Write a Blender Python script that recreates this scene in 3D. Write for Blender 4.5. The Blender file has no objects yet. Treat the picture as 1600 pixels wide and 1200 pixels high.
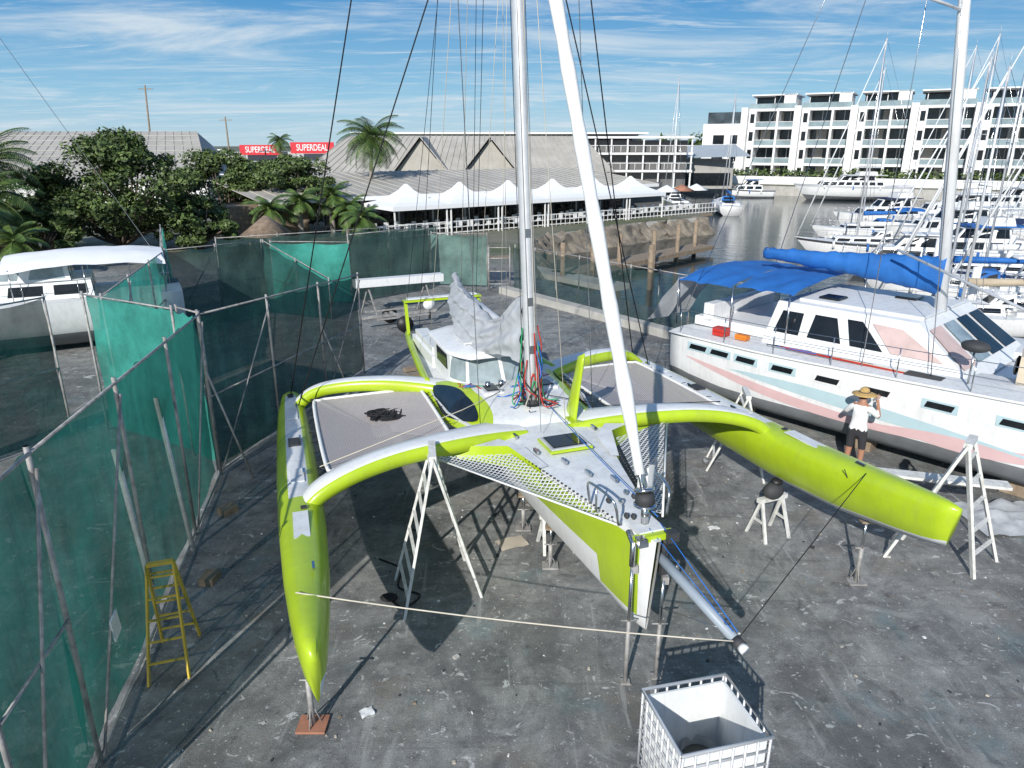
import bpy, math, random
from mathutils import Vector, Matrix, noise
random.seed(7)
S=bpy.context.scene
COL=S.collection
# ------------------------------------------------------------ materials
def nodes(m):
    m.use_nodes=True; nt=m.node_tree
    return nt, nt.nodes, nt.links, nt.nodes['Principled BSDF']
MC={}
def mat(name,col,rough=.6,metal=0,var=.12,scale=3.,bump=0,bscale=30,alpha=1,coat=0,trans=0,dirt=0):
    if name in MC: return MC[name]
    m=bpy.data.materials.new(name); nt,N,L,P=nodes(m)
    P.inputs['Roughness'].default_value=rough; P.inputs['Metallic'].default_value=metal
    if coat: P.inputs['Coat Weight'].default_value=coat; P.inputs['Coat Roughness'].default_value=.08
    if trans: P.inputs['Transmission Weight'].default_value=trans
    tc=N.new('ShaderNodeNewGeometry')
    n=N.new('ShaderNodeTexNoise'); n.inputs['Scale'].default_value=scale; n.inputs['Detail'].default_value=6
    n.inputs['Roughness'].default_value=.62
    L.new(tc.outputs['Position'],n.inputs['Vector'])
    r=N.new('ShaderNodeValToRGB'); r.color_ramp.elements[0].position=.3; r.color_ramp.elements[1].position=.7
    r.color_ramp.elements[0].color=(*[max(0,c*(1-var)) for c in col],1)
    r.color_ramp.elements[1].color=(*[min(1,c*(1+var)) for c in col],1)
    L.new(n.outputs['Fac'],r.inputs['Fac']); outc=r.outputs['Color']
    if dirt:
        mpd=N.new('ShaderNodeMapping'); mpd.inputs['Scale'].default_value=(5,5,1.2); L.new(tc.outputs['Position'],mpd.inputs['Vector'])
        nd=N.new('ShaderNodeTexNoise'); nd.inputs['Scale'].default_value=1.6; nd.inputs['Detail'].default_value=9; nd.inputs['Roughness'].default_value=.75; L.new(mpd.outputs[0],nd.inputs['Vector'])
        rd=N.new('ShaderNodeMapRange'); rd.inputs['From Min'].default_value=.48; rd.inputs['From Max'].default_value=.68; rd.inputs['To Max'].default_value=dirt; L.new(nd.outputs['Fac'],rd.inputs['Value'])
        mm=N.new('ShaderNodeMix'); mm.data_type='RGBA'; L.new(rd.outputs['Result'],mm.inputs['Factor']); L.new(outc,mm.inputs['A']); mm.inputs['B'].default_value=(.22,.2,.15,1); outc=mm.outputs['Result']
        rr_=N.new('ShaderNodeMapRange'); rr_.inputs['To Min'].default_value=rough*.8; rr_.inputs['To Max'].default_value=min(1,rough*1.4); L.new(nd.outputs['Fac'],rr_.inputs['Value']); L.new(rr_.outputs['Result'],P.inputs['Roughness'])
    L.new(outc,P.inputs['Base Color'])
    if bump:
        n2=N.new('ShaderNodeTexNoise'); n2.inputs['Scale'].default_value=bscale; n2.inputs['Detail'].default_value=5
        L.new(tc.outputs['Position'],n2.inputs['Vector'])
        b=N.new('ShaderNodeBump'); b.inputs['Strength'].default_value=bump; b.inputs['Distance'].default_value=.02
        L.new(n2.outputs['Fac'],b.inputs['Height']); L.new(b.outputs['Normal'],P.inputs['Normal'])
    if alpha<1: P.inputs['Alpha'].default_value=alpha
    MC[name]=m; return m
WHITE=mat('white_gelcoat',(.78,.79,.79),.35,var=.05,scale=2,dirt=.2)
DECKW=mat('white_nonskid_deck',(.68,.70,.71),.6,var=.08,scale=4,dirt=.3)
LIME=mat('lime_paint',(.41,.56,.018),.3,var=.10,scale=1.5,coat=.3,dirt=.14)
SILVER=mat('aluminium',(.66,.67,.68),.42,.35,var=.1,scale=4)
GALV=mat('galvanised_steel',(.36,.35,.34),.6,.3,var=.4,scale=7,dirt=.5)
STEEL=mat('stainless_steel',(.6,.6,.6),.2,1,var=.05)
BLACK=mat('black_rubber',(.015,.015,.017),.5)
DGLASS=mat('dark_glass',(.012,.015,.018),.08,var=.3)
CHAR=mat('charcoal',(.04,.042,.045),.7)
BLUEC=mat('blue_canvas',(.015,.13,.42),.75,var=.2,scale=2,bump=.4,bscale=6)
SAILG=mat('weathered_sailcloth',(.40,.42,.44),.8,var=.18,scale=3,bump=.5,bscale=5,dirt=.25)
SAILW=mat('white_sailcloth',(.78,.78,.76),.75,var=.06,scale=2,bump=.3,bscale=14)
ROPEB=mat('black_rope',(.01,.01,.012),.8)
ROPEW=mat('white_rope',(.6,.55,.45),.85)
ROPEN=mat('grey_rope',(.3,.3,.3),.85)
ROPER=mat('red_rope',(.45,.03,.02),.8); ROPEG=mat('green_rope',(.02,.3,.12),.8); ROPEBL=mat('blue_rope',(.02,.15,.5),.8)
WOODW=mat('painted_ladder_wood',(.66,.66,.63),.65,var=.15,scale=8,dirt=.5)
YEL=mat('yellow_fibreglass',(.55,.40,.05),.6,dirt=.4)
WOOD=mat('weathered_timber',(.26,.2,.14),.8,var=.35,scale=5)
CONC=mat('concrete',(.42,.41,.38),.85,var=.2,scale=1.2,bump=.4)
WALLW=mat('white_render_wall',(.78,.78,.77),.7,var=.04,scale=.4)
ROOFG=mat('grey_roof_sheet',(.36,.35,.33),.6,var=.15,scale=.6)
ROOFB=mat('beige_roof_sheet',(.42,.40,.36),.65,var=.16,scale=.5,dirt=.3)
ROOFD=mat('dark_roof',(.12,.12,.12),.7)
TENT=mat('white_tent_fabric',(.8,.81,.82),.7,var=.03)
REDS=mat('red_sign',(.6,.015,.03),.5,var=.03)
BEIGE=mat('beige_plastic',(.55,.47,.36),.6)
PINK=mat('pink_paint',(.68,.47,.47),.4,var=.05); LBLUE=mat('pale_blue_paint',(.45,.6,.64),.4,var=.05)
ANTIF=mat('grey_antifoul',(.17,.18,.19),.8,var=.2,scale=2)
BARK=mat('bark',(.12,.09,.07),.9,var=.3,scale=6,bump=.6,bscale=12)
PALMB=mat('palm_bark',(.26,.23,.2),.9,var=.25,scale=5)
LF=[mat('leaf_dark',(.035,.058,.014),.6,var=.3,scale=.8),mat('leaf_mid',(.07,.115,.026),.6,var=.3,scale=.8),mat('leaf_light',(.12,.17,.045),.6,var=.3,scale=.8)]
PLF=[mat('palm_leaf',(.05,.10,.02),.5,var=.3,scale=1),mat('palm_leaf_light',(.11,.16,.035),.5,var=.3,scale=1)]
SKIN=mat('skin',(.38,.19,.12),.55); SHIRT=mat('white_tshirt',(.75,.75,.74),.85,bump=.3); SHORT=mat('dark_shorts',(.03,.03,.035),.85)
STRAW=mat('straw',(.48,.32,.12),.85,var=.25,scale=25,bump=.5,bscale=60); HAIR=mat('dark_hair',(.02,.015,.01),.7)
CAGE=mat('ibc_cage_steel',(.62,.63,.64),.45,.35)
PLAST=mat('ibc_white_plastic',(.74,.76,.76),.45,var=.05,dirt=.2)
GREYB=mat('grey_blue_tube',(.3,.35,.4),.45,var=.1)
REDSTAIN=mat('rusty_paint',(.35,.16,.1),.7,var=.3)

def shade_cloth(name,col,op):
    m=bpy.data.materials.new(name); nt,N,L,P=nodes(m)
    g=N.new('ShaderNodeNewGeometry')
    n=N.new('ShaderNodeTexNoise'); n.inputs['Scale'].default_value=.7; n.inputs['Detail'].default_value=9; n.inputs['Roughness'].default_value=.68
    L.new(g.outputs['Position'],n.inputs['Vector'])
    r=N.new('ShaderNodeValToRGB'); r.color_ramp.elements[0].position=.36; r.color_ramp.elements[1].position=.66
    r.color_ramp.elements[0].color=(*[c*.6 for c in col],1); r.color_ramp.elements[1].color=(*[min(1,c*1.35+.012) for c in col],1)
    L.new(n.outputs['Fac'],r.inputs['Fac']); L.new(r.outputs['Color'],P.inputs['Base Color'])
    P.inputs['Roughness'].default_value=.8
    ms=N.new('ShaderNodeMapping'); ms.inputs['Scale'].default_value=(2,2,.6); L.new(g.outputs['Position'],ms.inputs['Vector'])
    n2=N.new('ShaderNodeTexNoise'); n2.inputs['Scale'].default_value=1.1; n2.inputs['Detail'].default_value=5; n2.inputs['Distortion'].default_value=.6; L.new(ms.outputs['Vector'],n2.inputs['Vector'])
    b=N.new('ShaderNodeBump'); b.inputs['Strength'].default_value=.5; b.inputs['Distance'].default_value=.10
    L.new(n2.outputs['Fac'],b.inputs['Height']); L.new(b.outputs['Normal'],P.inputs['Normal'])
    tl=N.new('ShaderNodeBsdfTranslucent'); L.new(r.outputs['Color'],tl.inputs['Color']); L.new(b.outputs['Normal'],tl.inputs['Normal'])
    m1=N.new('ShaderNodeMixShader'); m1.inputs[0].default_value=.4; L.new(P.outputs[0],m1.inputs[1]); L.new(tl.outputs[0],m1.inputs[2])
    tp_=N.new('ShaderNodeBsdfTransparent'); m2=N.new('ShaderNodeMixShader'); L.new(tp_.outputs[0],m2.inputs[1]); L.new(m1.outputs[0],m2.inputs[2])
    mr=N.new('ShaderNodeMapRange'); mr.inputs['To Min'].default_value=op-.12; mr.inputs['To Max'].default_value=min(1,op+.12)
    L.new(n2.outputs['Fac'],mr.inputs['Value']); L.new(mr.outputs['Result'],m2.inputs[0])
    L.new(m2.outputs[0],N['Material Output'].inputs['Surface'])
    return m
SC_D=shade_cloth('green_shade_cloth',(.010,.155,.125),.84)
SC_B=shade_cloth('dark_green_shade_cloth',(.012,.085,.075),.8)
SC_L=shade_cloth('teal_shade_cloth',(.05,.38,.30),.9)
SC_G=shade_cloth('grey_shade_cloth',(.05,.11,.095),.78)
SC_P=shade_cloth('pale_shade_cloth',(.18,.30,.26),.87)
SC_W=shade_cloth('smoked_screen',(.05,.10,.09),.6)

def net_mat(name,col,freq,w,base=0.):
    m=bpy.data.materials.new(name); nt,N,L,P=nodes(m)
    P.inputs['Base Color'].default_value=(*col,1); P.inputs['Roughness'].default_value=.8
    tc=N.new('ShaderNodeTexCoord'); mp=N.new('ShaderNodeMapping'); mp.inputs['Rotation'].default_value=(0,0,math.radians(45))
    mp.inputs['Scale'].default_value=(freq,freq,0)
    L.new(tc.outputs['Object'],mp.inputs['Vector'])
    sx=N.new('ShaderNodeSeparateXYZ'); L.new(mp.outputs['Vector'],sx.inputs[0])
    outs=[]
    for a in ('X','Y'):
        fr=N.new('ShaderNodeMath'); fr.operation='FRACT'; L.new(sx.outputs[a],fr.inputs[0])
        lt=N.new('ShaderNodeMath'); lt.operation='LESS_THAN'; lt.inputs[1].default_value=w; L.new(fr.outputs[0],lt.inputs[0]); outs.append(lt)
    mx=N.new('ShaderNodeMath'); mx.operation='MAXIMUM'; L.new(outs[0].outputs[0],mx.inputs[0]); L.new(outs[1].outputs[0],mx.inputs[1])
    m2=N.new('ShaderNodeMath'); m2.operation='MAXIMUM'; m2.inputs[1].default_value=base; L.new(mx.outputs[0],m2.inputs[0])
    L.new(m2.outputs[0],P.inputs['Alpha']); return m
NETF=net_mat('white_net',(.7,.7,.68),16,.28)
NETR=net_mat('tramp_net',(.46,.42,.41),26,.5,.25)

# ------------------------------------------------------------ mesh builder
class MB:
    def __init__(s): s.v=[];s.f=[];s.m=[];s.mats=[];s.sm=[]
    def mi(s,m):
        if m not in s.mats: s.mats.append(m)
        return s.mats.index(m)
    def add(s,vs,fs,m,smooth=False):
        o=len(s.v); s.v+= [tuple(v) for v in vs]
        ml=m if isinstance(m,list) else [m]*len(fs)
        for f,mm in zip(fs,ml):
            s.f.append([i+o for i in f]); s.m.append(s.mi(mm)); s.sm.append(smooth)
    def box(s,c,d,m,rz=0,ry=0,rx=0,taper=1.):
        R=Matrix.Rotation(rz,3,'Z')@Matrix.Rotation(ry,3,'Y')@Matrix.Rotation(rx,3,'X')
        vs=[]
        for z in(-.5,.5):
            t=taper if z>0 else 1
            for x,y in((-.5,-.5),(.5,-.5),(.5,.5),(-.5,.5)):
                vs.append(Vector(c)+R@Vector((x*d[0]*t,y*d[1]*t,z*d[2])))
        s.add(vs,[(3,2,1,0),(4,5,6,7),(0,1,5,4),(1,2,6,5),(2,3,7,6),(3,0,4,7)],m)
    def bar(s,a,b,w,h,m):
        a=Vector(a);b=Vector(b);d=(b-a).normalized()
        up=Vector((0,0,1)) if abs(d.z)<.95 else Vector((1,0,0))
        sd=d.cross(up).normalized();u=sd.cross(d)
        vs=[p+sd*x*w/2+u*y*h/2 for p in(a,b) for x,y in((-1,-1),(1,-1),(1,1),(-1,1))]
        s.add(vs,[(3,2,1,0),(4,5,6,7),(0,1,5,4),(1,2,6,5),(2,3,7,6),(3,0,4,7)],m)
    def tube(s,pts,r,m,n=8,caps=True,sx=1.):
        pts=[Vector(p) for p in pts]; k=len(pts)
        rs=r if isinstance(r,(list,tuple)) else [r]*k
        vs=[];prev=None
        for i,p in enumerate(pts):
            d=(pts[min(i+1,k-1)]-pts[max(i-1,0)])
            d=d.normalized() if d.length>1e-9 else Vector((0,0,1))
            if prev is None:
                ref=Vector((0,0,1)) if abs(d.z)<.9 else Vector((1,0,0))
                a=d.cross(ref).normalized()
            else:
                a=(prev-d*prev.dot(d)).normalized()
            prev=a; b=d.cross(a)
            for j in range(n):
                t=2*math.pi*j/n; vs.append(p+a*math.cos(t)*rs[i]*sx+b*math.sin(t)*rs[i])
        fs=[(i*n+j,i*n+(j+1)%n,(i+1)*n+(j+1)%n,(i+1)*n+j) for i in range(k-1) for j in range(n)]
        if caps: fs+=[tuple(range(n-1,-1,-1)),tuple((k-1)*n+j for j in range(n))]
        s.add(vs,fs,m,True)
    def loft(s,rings,m,closed=False,capa=None,capb=None,smooth=True,fm=None):
        n=len(rings[0]);vs=[v for r in rings for v in r];fs=[];ms=[]
        for i in range(len(rings)-1):
            for j in range(n if closed else n-1):
                fs.append((i*n+j,i*n+(j+1)%n,(i+1)*n+(j+1)%n,(i+1)*n+j)); ms.append(fm(i,j) if fm else m)
        if capa: fs.append(tuple(range(n-1,-1,-1)));ms.append(capa)
        if capb: fs.append(tuple((len(rings)-1)*n+j for j in range(n)));ms.append(capb)
        s.add(vs,fs,ms,smooth)
    def quad(s,a,b,c,d,m): s.add([a,b,c,d],[(0,1,2,3)],m)
    def grid(s,fn,nu,nv,m,smooth=True):
        vs=[fn(i/nu,j/nv) for i in range(nu+1) for j in range(nv+1)]
        fs=[(i*(nv+1)+j,i*(nv+1)+j+1,(i+1)*(nv+1)+j+1,(i+1)*(nv+1)+j) for i in range(nu) for j in range(nv)]
        s.add(vs,fs,m,smooth)
    def ball(s,c,r,m,nu=10,nv=8):
        r=r if isinstance(r,(tuple,list)) else (r,r,r)
        s.grid(lambda u,v:(c[0]+r[0]*math.cos(2*math.pi*u)*math.sin(math.pi*v),c[1]+r[1]*math.sin(2*math.pi*u)*math.sin(math.pi*v),c[2]+r[2]*math.cos(math.pi*v)),nu,nv,m)
    def build(s,name,parent=None,bevel=0,autosm=True):
        me=bpy.data.meshes.new(name); me.from_pydata(s.v,[],s.f)
        for m in s.mats: me.materials.append(m)
        me.polygons.foreach_set('material_index',s.m); me.polygons.foreach_set('use_smooth',s.sm); me.update()
        o=bpy.data.objects.new(name,me); COL.objects.link(o)
        if parent: o.parent=parent
        if bevel:
            b=o.modifiers.new('b','BEVEL');b.width=bevel;b.segments=2;b.limit_method='ANGLE';b.angle_limit=.7
        return o
def empty(name,loc=(0,0,0),rz=0,M=None):
    e=bpy.data.objects.new(name,None); COL.objects.link(e)
    if M is not None: e.matrix_world=M
    else: e.location=loc; e.rotation_euler=(0,0,rz)
    return e
def lerp(a,b,t): return a+(b-a)*t
def V(*a): return Vector(a)
def curve(pts,n):
    P=[Vector(p) for p in pts]; P=[2*P[0]-P[1]]+P+[2*P[-1]-P[-2]]; out=[]
    for i in range(1,len(P)-2):
        for k in range(n):
            t=k/n; a,b,c,d=P[i-1:i+3]
            out.append(.5*((2*b)+(-a+c)*t+(2*a-5*b+4*c-d)*t*t+(-a+3*b-3*c+d)*t**3))
    out.append(P[-2]); return out
def sag(a,b,d,n=8):
    a=Vector(a);b=Vector(b); return [a.lerp(b,i/n)-Vector((0,0,d*4*(i/n)*(1-i/n))) for i in range(n+1)]

# ------------------------------------------------------------ camera, sun, sky
cam=bpy.data.cameras.new('camera'); co=bpy.data.objects.new('camera',cam); COL.objects.link(co)
co.location=(0,0,6.5); co.rotation_euler=(math.radians(90-18.6),0,0)
cam.sensor_width=36; cam.lens=36*1109/1600; cam.clip_end=6000; S.camera=co
sl=bpy.data.lights.new('sun','SUN'); so=bpy.data.objects.new('sun',sl); COL.objects.link(so)
sl.energy=5; sl.angle=math.radians(.5); sl.color=(1,.96,.9)
so.rotation_euler=Vector((.626,1.765,-1)).to_track_quat('-Z','Y').to_euler()
w=bpy.data.worlds.new('World'); S.world=w; w.use_nodes=True; N=w.node_tree.nodes; L=w.node_tree.links
bg=N['Background']; bg.inputs['Strength'].default_value=.108
sk=N.new('ShaderNodeTexSky'); sk.sky_type='NISHITA'; sk.sun_disc=False; sk.sun_elevation=math.radians(28); sk.sun_rotation=math.radians(199.5)
sk.air_density=1.0; sk.dust_density=.3; sk.ozone_density=2.5
tc=N.new('ShaderNodeTexCoord'); sp=N.new('ShaderNodeSeparateXYZ'); L.new(tc.outputs['Generated'],sp.inputs[0])
hr=N.new('ShaderNodeValToRGB'); L.new(sp.outputs['Z'],hr.inputs['Fac'])
E_=hr.color_ramp.elements; E_[0].position=0; E_[0].color=(.46,.66,.80,1); E_[1].position=1; E_[1].color=(.04,.14,.36,1)
for p_,c_ in((.06,(.26,.54,.77)),(.17,(.055,.29,.62)),(.40,(.04,.18,.45))):
    e=E_.new(p_); e.color=(*c_,1)
sc_=N.new('ShaderNodeMix'); sc_.data_type='RGBA'; sc_.blend_type='MULTIPLY'; sc_.inputs['Factor'].default_value=1; L.new(hr.outputs['Color'],sc_.inputs['A']); sc_.inputs['B'].default_value=(9.2,9.2,9.2,1)
sm_=N.new('ShaderNodeMix'); sm_.data_type='RGBA'; sm_.inputs['Factor'].default_value=.88; L.new(sk.outputs['Color'],sm_.inputs['A']); L.new(sc_.outputs['Result'],sm_.inputs['B'])
ad=N.new('ShaderNodeMath'); ad.operation='ADD'; ad.inputs[1].default_value=.07; L.new(sp.outputs['Z'],ad.inputs[0])
dx=N.new('ShaderNodeMath'); dx.operation='DIVIDE'; L.new(sp.outputs['X'],dx.inputs[0]); L.new(ad.outputs[0],dx.inputs[1])
dy=N.new('ShaderNodeMath'); dy.operation='DIVIDE'; L.new(sp.outputs['Y'],dy.inputs[0]); L.new(ad.outputs[0],dy.inputs[1])
cb=N.new('ShaderNodeCombineXYZ'); L.new(dx.outputs[0],cb.inputs[0]); L.new(dy.outputs[0],cb.inputs[1])
def cloudlayer(scale,rot,msc,lo,hi,amt,det=12,ro=.62,dist=.6):
    mp=N.new('ShaderNodeMapping'); mp.inputs['Scale'].default_value=msc; mp.inputs['Rotation'].default_value=(0,0,rot); L.new(cb.outputs[0],mp.inputs['Vector'])
    n1=N.new('ShaderNodeTexNoise'); n1.inputs['Scale'].default_value=scale; n1.inputs['Detail'].default_value=det; n1.inputs['Roughness'].default_value=ro; n1.inputs['Distortion'].default_value=dist
    L.new(mp.outputs[0],n1.inputs['Vector'])
    mr=N.new('ShaderNodeMapRange'); mr.interpolation_type='SMOOTHSTEP'; mr.inputs['From Min'].default_value=lo; mr.inputs['From Max'].default_value=hi; mr.inputs['To Max'].default_value=amt; L.new(n1.outputs['Fac'],mr.inputs['Value']); return mr.outputs['Result']
ca=cloudlayer(.8,.25,(.5,1.0,1),.45,.70,.85,ro=.66); cb2=cloudlayer(2.6,.5,(.35,1.2,1),.49,.75,.8,ro=.7,dist=1.2)
mxm=N.new('ShaderNodeMath'); mxm.operation='MAXIMUM'; L.new(ca,mxm.inputs[0]); L.new(cb2,mxm.inputs[1])
mx=N.new('ShaderNodeMix'); mx.data_type='RGBA'; L.new(mxm.outputs[0],mx.inputs['Factor']); L.new(sm_.outputs['Result'],mx.inputs['A']); mx.inputs['B'].default_value=(6.5,7.3,7.9,1)
L.new(mx.outputs['Result'],bg.inputs['Color'])
S.view_settings.view_transform='Standard'; S.view_settings.look='None'; S.view_settings.exposure=0

# ------------------------------------------------------------ ground
gm=bpy.data.materials.new('asphalt_yard'); nt,N,L,P=nodes(gm)
g=N.new('ShaderNodeNewGeometry')
def nz(sc,det=6,ro=.6,mapsc=None,rot=0,dist=0):
    n=N.new('ShaderNodeTexNoise'); n.inputs['Scale'].default_value=sc; n.inputs['Detail'].default_value=det; n.inputs['Roughness'].default_value=ro; n.inputs['Distortion'].default_value=dist
    if mapsc:
        q=N.new('ShaderNodeMapping'); q.inputs['Scale'].default_value=mapsc; q.inputs['Rotation'].default_value=(0,0,rot); L.new(g.outputs['Position'],q.inputs['Vector']); L.new(q.outputs[0],n.inputs['Vector'])
    else: L.new(g.outputs['Position'],n.inputs['Vector'])
    return n
def ramp(src,a,b,ca,cb_):
    r=N.new('ShaderNodeValToRGB'); r.color_ramp.elements[0].position=a; r.color_ramp.elements[1].position=b
    r.color_ramp.elements[0].color=(*ca,1); r.color_ramp.elements[1].color=(*cb_,1); L.new(src,r.inputs['Fac']); return r
def mixc(fac,a,b,blend='MIX'):
    m=N.new('ShaderNodeMix'); m.data_type='RGBA'; m.blend_type=blend
    if isinstance(fac,float): m.inputs['Factor'].default_value=fac
    else: L.new(fac,m.inputs['Factor'])
    for k,x in(('A',a),('B',b)):
        if isinstance(x,tuple): m.inputs[k].default_value=(*x,1)
        else: L.new(x,m.inputs[k])
    return m.outputs['Result']
base=ramp(nz(.30,9,.68,dist=.4).outputs['Fac'],.40,.60,(.150,.155,.156),(.27,.272,.266))
mid=ramp(nz(2.2,9,.8).outputs['Fac'],.38,.62,(.66,.67,.68),(1.25,1.25,1.22))
fine=ramp(nz(55,3,.7).outputs['Fac'],.3,.75,(.68,.68,.68),(1.3,1.3,1.3))
c1=mixc(1.,mixc(1.,base.outputs['Color'],mid.outputs['Color'],'MULTIPLY'),fine.outputs['Color'],'MULTIPLY')
st=ramp(nz(1.1,10,.78,dist=1.0).outputs['Fac'],.52,.62,(0,0,0),(.45,.45,.45))
c2=mixc(st.outputs['Color'],c1,(.40,.405,.39))
dk=ramp(nz(.55,10,.78,(1,.7,1),.3,1.2).outputs['Fac'],.50,.60,(0,0,0),(.6,.6,.6))
c4=mixc(dk.outputs['Color'],c2,(.09,.092,.092))
dk2=ramp(nz(2.7,6,.7,dist=.6).outputs['Fac'],.60,.66,(0,0,0),(.6,.6,.6))
c4=mixc(dk2.outputs['Color'],c4,(.06,.06,.06))
tn=ramp(nz(.8,5,.6,(1.3,1,1)).outputs['Fac'],.58,.68,(0,0,0),(.35,.35,.35))
c5=mixc(tn.outputs['Color'],c4,(.12,.22,.24))
br=ramp(nz(.55,8,.72,(1,1.4,1),1.1).outputs['Fac'],.53,.66,(0,0,0),(.45,.45,.45))
c5=mixc(br.outputs['Color'],c5,(.20,.165,.12))
sc1=ramp(nz(1.0,6,.6,(.35,5,1),.5,.3).outputs['Fac'],.57,.66,(0,0,0),(.45,.45,.45)); c5=mixc(sc1.outputs['Color'],c5,(.09,.09,.09))
sc2=ramp(nz(1.3,6,.6,(5,.4,1),.35,.3).outputs['Fac'],.60,.68,(0,0,0),(.45,.45,.45)); c5=mixc(sc2.outputs['Color'],c5,(.4,.4,.39))
spk=ramp(nz(1.7,7,.66,(1,1.5,1),.7,1.4).outputs['Fac'],.635,.66,(0,0,0),(.8,.8,.8)); c5=mixc(spk.outputs['Color'],c5,(.55,.56,.54))
spk1=ramp(nz(6.5,5,.6,dist=.8).outputs['Fac'],.64,.67,(0,0,0),(.75,.75,.75)); c5=mixc(spk1.outputs['Color'],c5,(.5,.51,.5))
spk2=ramp(nz(19,3,.5).outputs['Fac'],.66,.70,(0,0,0),(.7,.7,.7)); c5=mixc(spk2.outputs['Color'],c5,(.55,.55,.53))
sp3=N.new('ShaderNodeSeparateXYZ'); L.new(g.outputs['Position'],sp3.inputs[0])
far=N.new('ShaderNodeMapRange'); far.inputs['From Min'].default_value=38; far.inputs['From Max'].default_value=46; L.new(sp3.outputs['Y'],far.inputs['Value'])
veg=ramp(nz(.12,6,.65).outputs['Fac'],.4,.6,(.09,.11,.05),(.2,.19,.15))
c6=mixc(far.outputs['Result'],c5,veg.outputs['Color'])
L.new(c6,P.inputs['Base Color']); P.inputs['Roughness'].default_value=.85
b=N.new('ShaderNodeBump'); b.inputs['Strength'].default_value=.6; b.inputs['Distance'].default_value=.02; L.new(nz(50,5,.75).outputs['Fac'],b.inputs['Height']); L.new(b.outputs['Normal'],P.inputs['Normal'])
import bmesh
W=[(1.5,36),(.5,46),(2.5,55),(11,64),(18.5,69.5),(19,80),(19,100),(28,131),(92,99),(260,10),(260,-120),(60,-10),(30,14),(16,25.5),(7.5,27.2)]
bm=bmesh.new()
def loop(pts,z):
    vs=[bm.verts.new((x,y,z)) for x,y in pts]; return vs,[bm.edges.new((vs[i],vs[(i+1)%len(vs)])) for i in range(len(vs))]
v1,e1=loop([(-3500,-400),(3500,-400),(3500,4500),(-3500,4500)],0); v2,e2=loop(W,0)
bmesh.ops.triangle_fill(bm,edges=e1+e2,use_beauty=True)
me=bpy.data.meshes.new('ground'); bm.to_mesh(me); bm.free(); me.materials.append(gm)
o=bpy.data.objects.new('ground',me); COL.objects.link(o)
mb=MB()
for i in range(len(W)):
    a=W[i];b_=W[(i+1)%len(W)]; mb.quad((*a,0.002),(*b_,0.002),(*b_,-3),(*a,-3),CONC)
mb.build('seawall')
wm=bpy.data.materials.new('marina_water'); nt,N,L,P=nodes(wm); g=N.new('ShaderNodeNewGeometry')
P.inputs['Base Color'].default_value=(.010,.022,.028,1); P.inputs['Roughness'].default_value=.03; P.inputs['IOR'].default_value=1.33
b=N.new('ShaderNodeBump'); b.inputs['Strength'].default_value=.4; b.inputs['Distance'].default_value=.08
L.new(nz(.9,6,.6,(1,1,1)).outputs['Fac'],b.inputs['Height']); L.new(b.outputs['Normal'],P.inputs['Normal'])
mb=MB(); mb.quad((0,20,-1.5),(0,-130,-1.5),(265,-130,-1.5),(265,140,-1.5),wm); mb.add([(0,20,-1.5),(265,140,-1.5),(0,140,-1.5)],[(0,1,2)],wm)
mb.build('marina_water')
def scrap(name,x,y,w_,h_,rz,m):
    mb=MB(); mb.grid(lambda u,v:((u-.5)*w_,(v-.5)*h_,.012+.02*math.sin(u*4+v*3)**2),4,4,m); o=mb.build(name); o.location=(x,y,0); o.rotation_euler=(0,0,rz)
CARD=mat('cardboard',(.5,.44,.36),.9)
scrap('paper_scrap',-1.75,6.85,.16,.14,.5,WHITE); scrap('cardboard_sheet',0.0,10.7,.5,.35,.4,CARD); scrap('paper_scrap',3.6,11.2,.2,.12,.2,WHITE)
rng=random.Random(3)
mb=MB()
for k in range(520):
    x=rng.uniform(-5,11);y=rng.uniform(4,30) if k%2 else rng.uniform(4,14); s_=rng.uniform(.006,.022)*(2.0 if rng.random()<.05 else 1)
    mb.box((x,y,s_*.3),(s_*2,s_*rng.uniform(.7,2),s_*.8),[CONC,CARD,CHAR,WOOD,WHITE][k%5],rz=rng.uniform(0,3))
mb.build('yard_debris')
mb=MB(); mb.tube(curve([(-2.2,10.2,.02),(-1.8,9.9,.02),(-1.75,9.4,.02),(-1.4,9.2,.02),(-1.6,8.9,.02),(-1.9,9.15,.02)],6),.015,ROPEB,5)
mb.ball((-1.85,9.1,.05),(.14,.1,.05),ROPEB); mb.build('coiled_hose')

# ------------------------------------------------------------ TRIMARAN
TP=dict(t=(.343,11.403,2.072),yaw=18.041,heel=1.191,trim=1.88)
def tr(q,rot=False):
    yaw,heel,trim=[math.radians(TP[k]) for k in('yaw','heel','trim')]
    X,Y,Z=q
    X,Z=X*math.cos(trim)-Z*math.sin(trim), X*math.sin(trim)+Z*math.cos(trim)
    Y,Z=Y*math.cos(heel)-Z*math.sin(heel), Y*math.sin(heel)+Z*math.cos(heel)
    r=Vector((X*math.sin(yaw)+Y*math.cos(yaw),-X*math.cos(yaw)+Y*math.sin(yaw),Z))
    return r if rot else r+Vector(TP['t'])
M=Matrix.Identity(4)
for i,ax in enumerate(((1,0,0),(0,1,0),(0,0,1))):
    r=tr(ax,True)
    for k in range(3): M[k][i]=r[k]
for k in range(3): M[k][3]=TP['t'][k]
TRI=empty('trimaran',M=M)
def interp(tab,x):
    for (a,*va),(b,*vb) in zip(tab,tab[1:]):
        if a<=x<=b:
            t=(x-a)/(b-a); return [lerp(p,q,t) for p,q in zip(va,vb)]
    return list(tab[-1][1:]) if x>tab[-1][0] else list(tab[0][1:])
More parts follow.
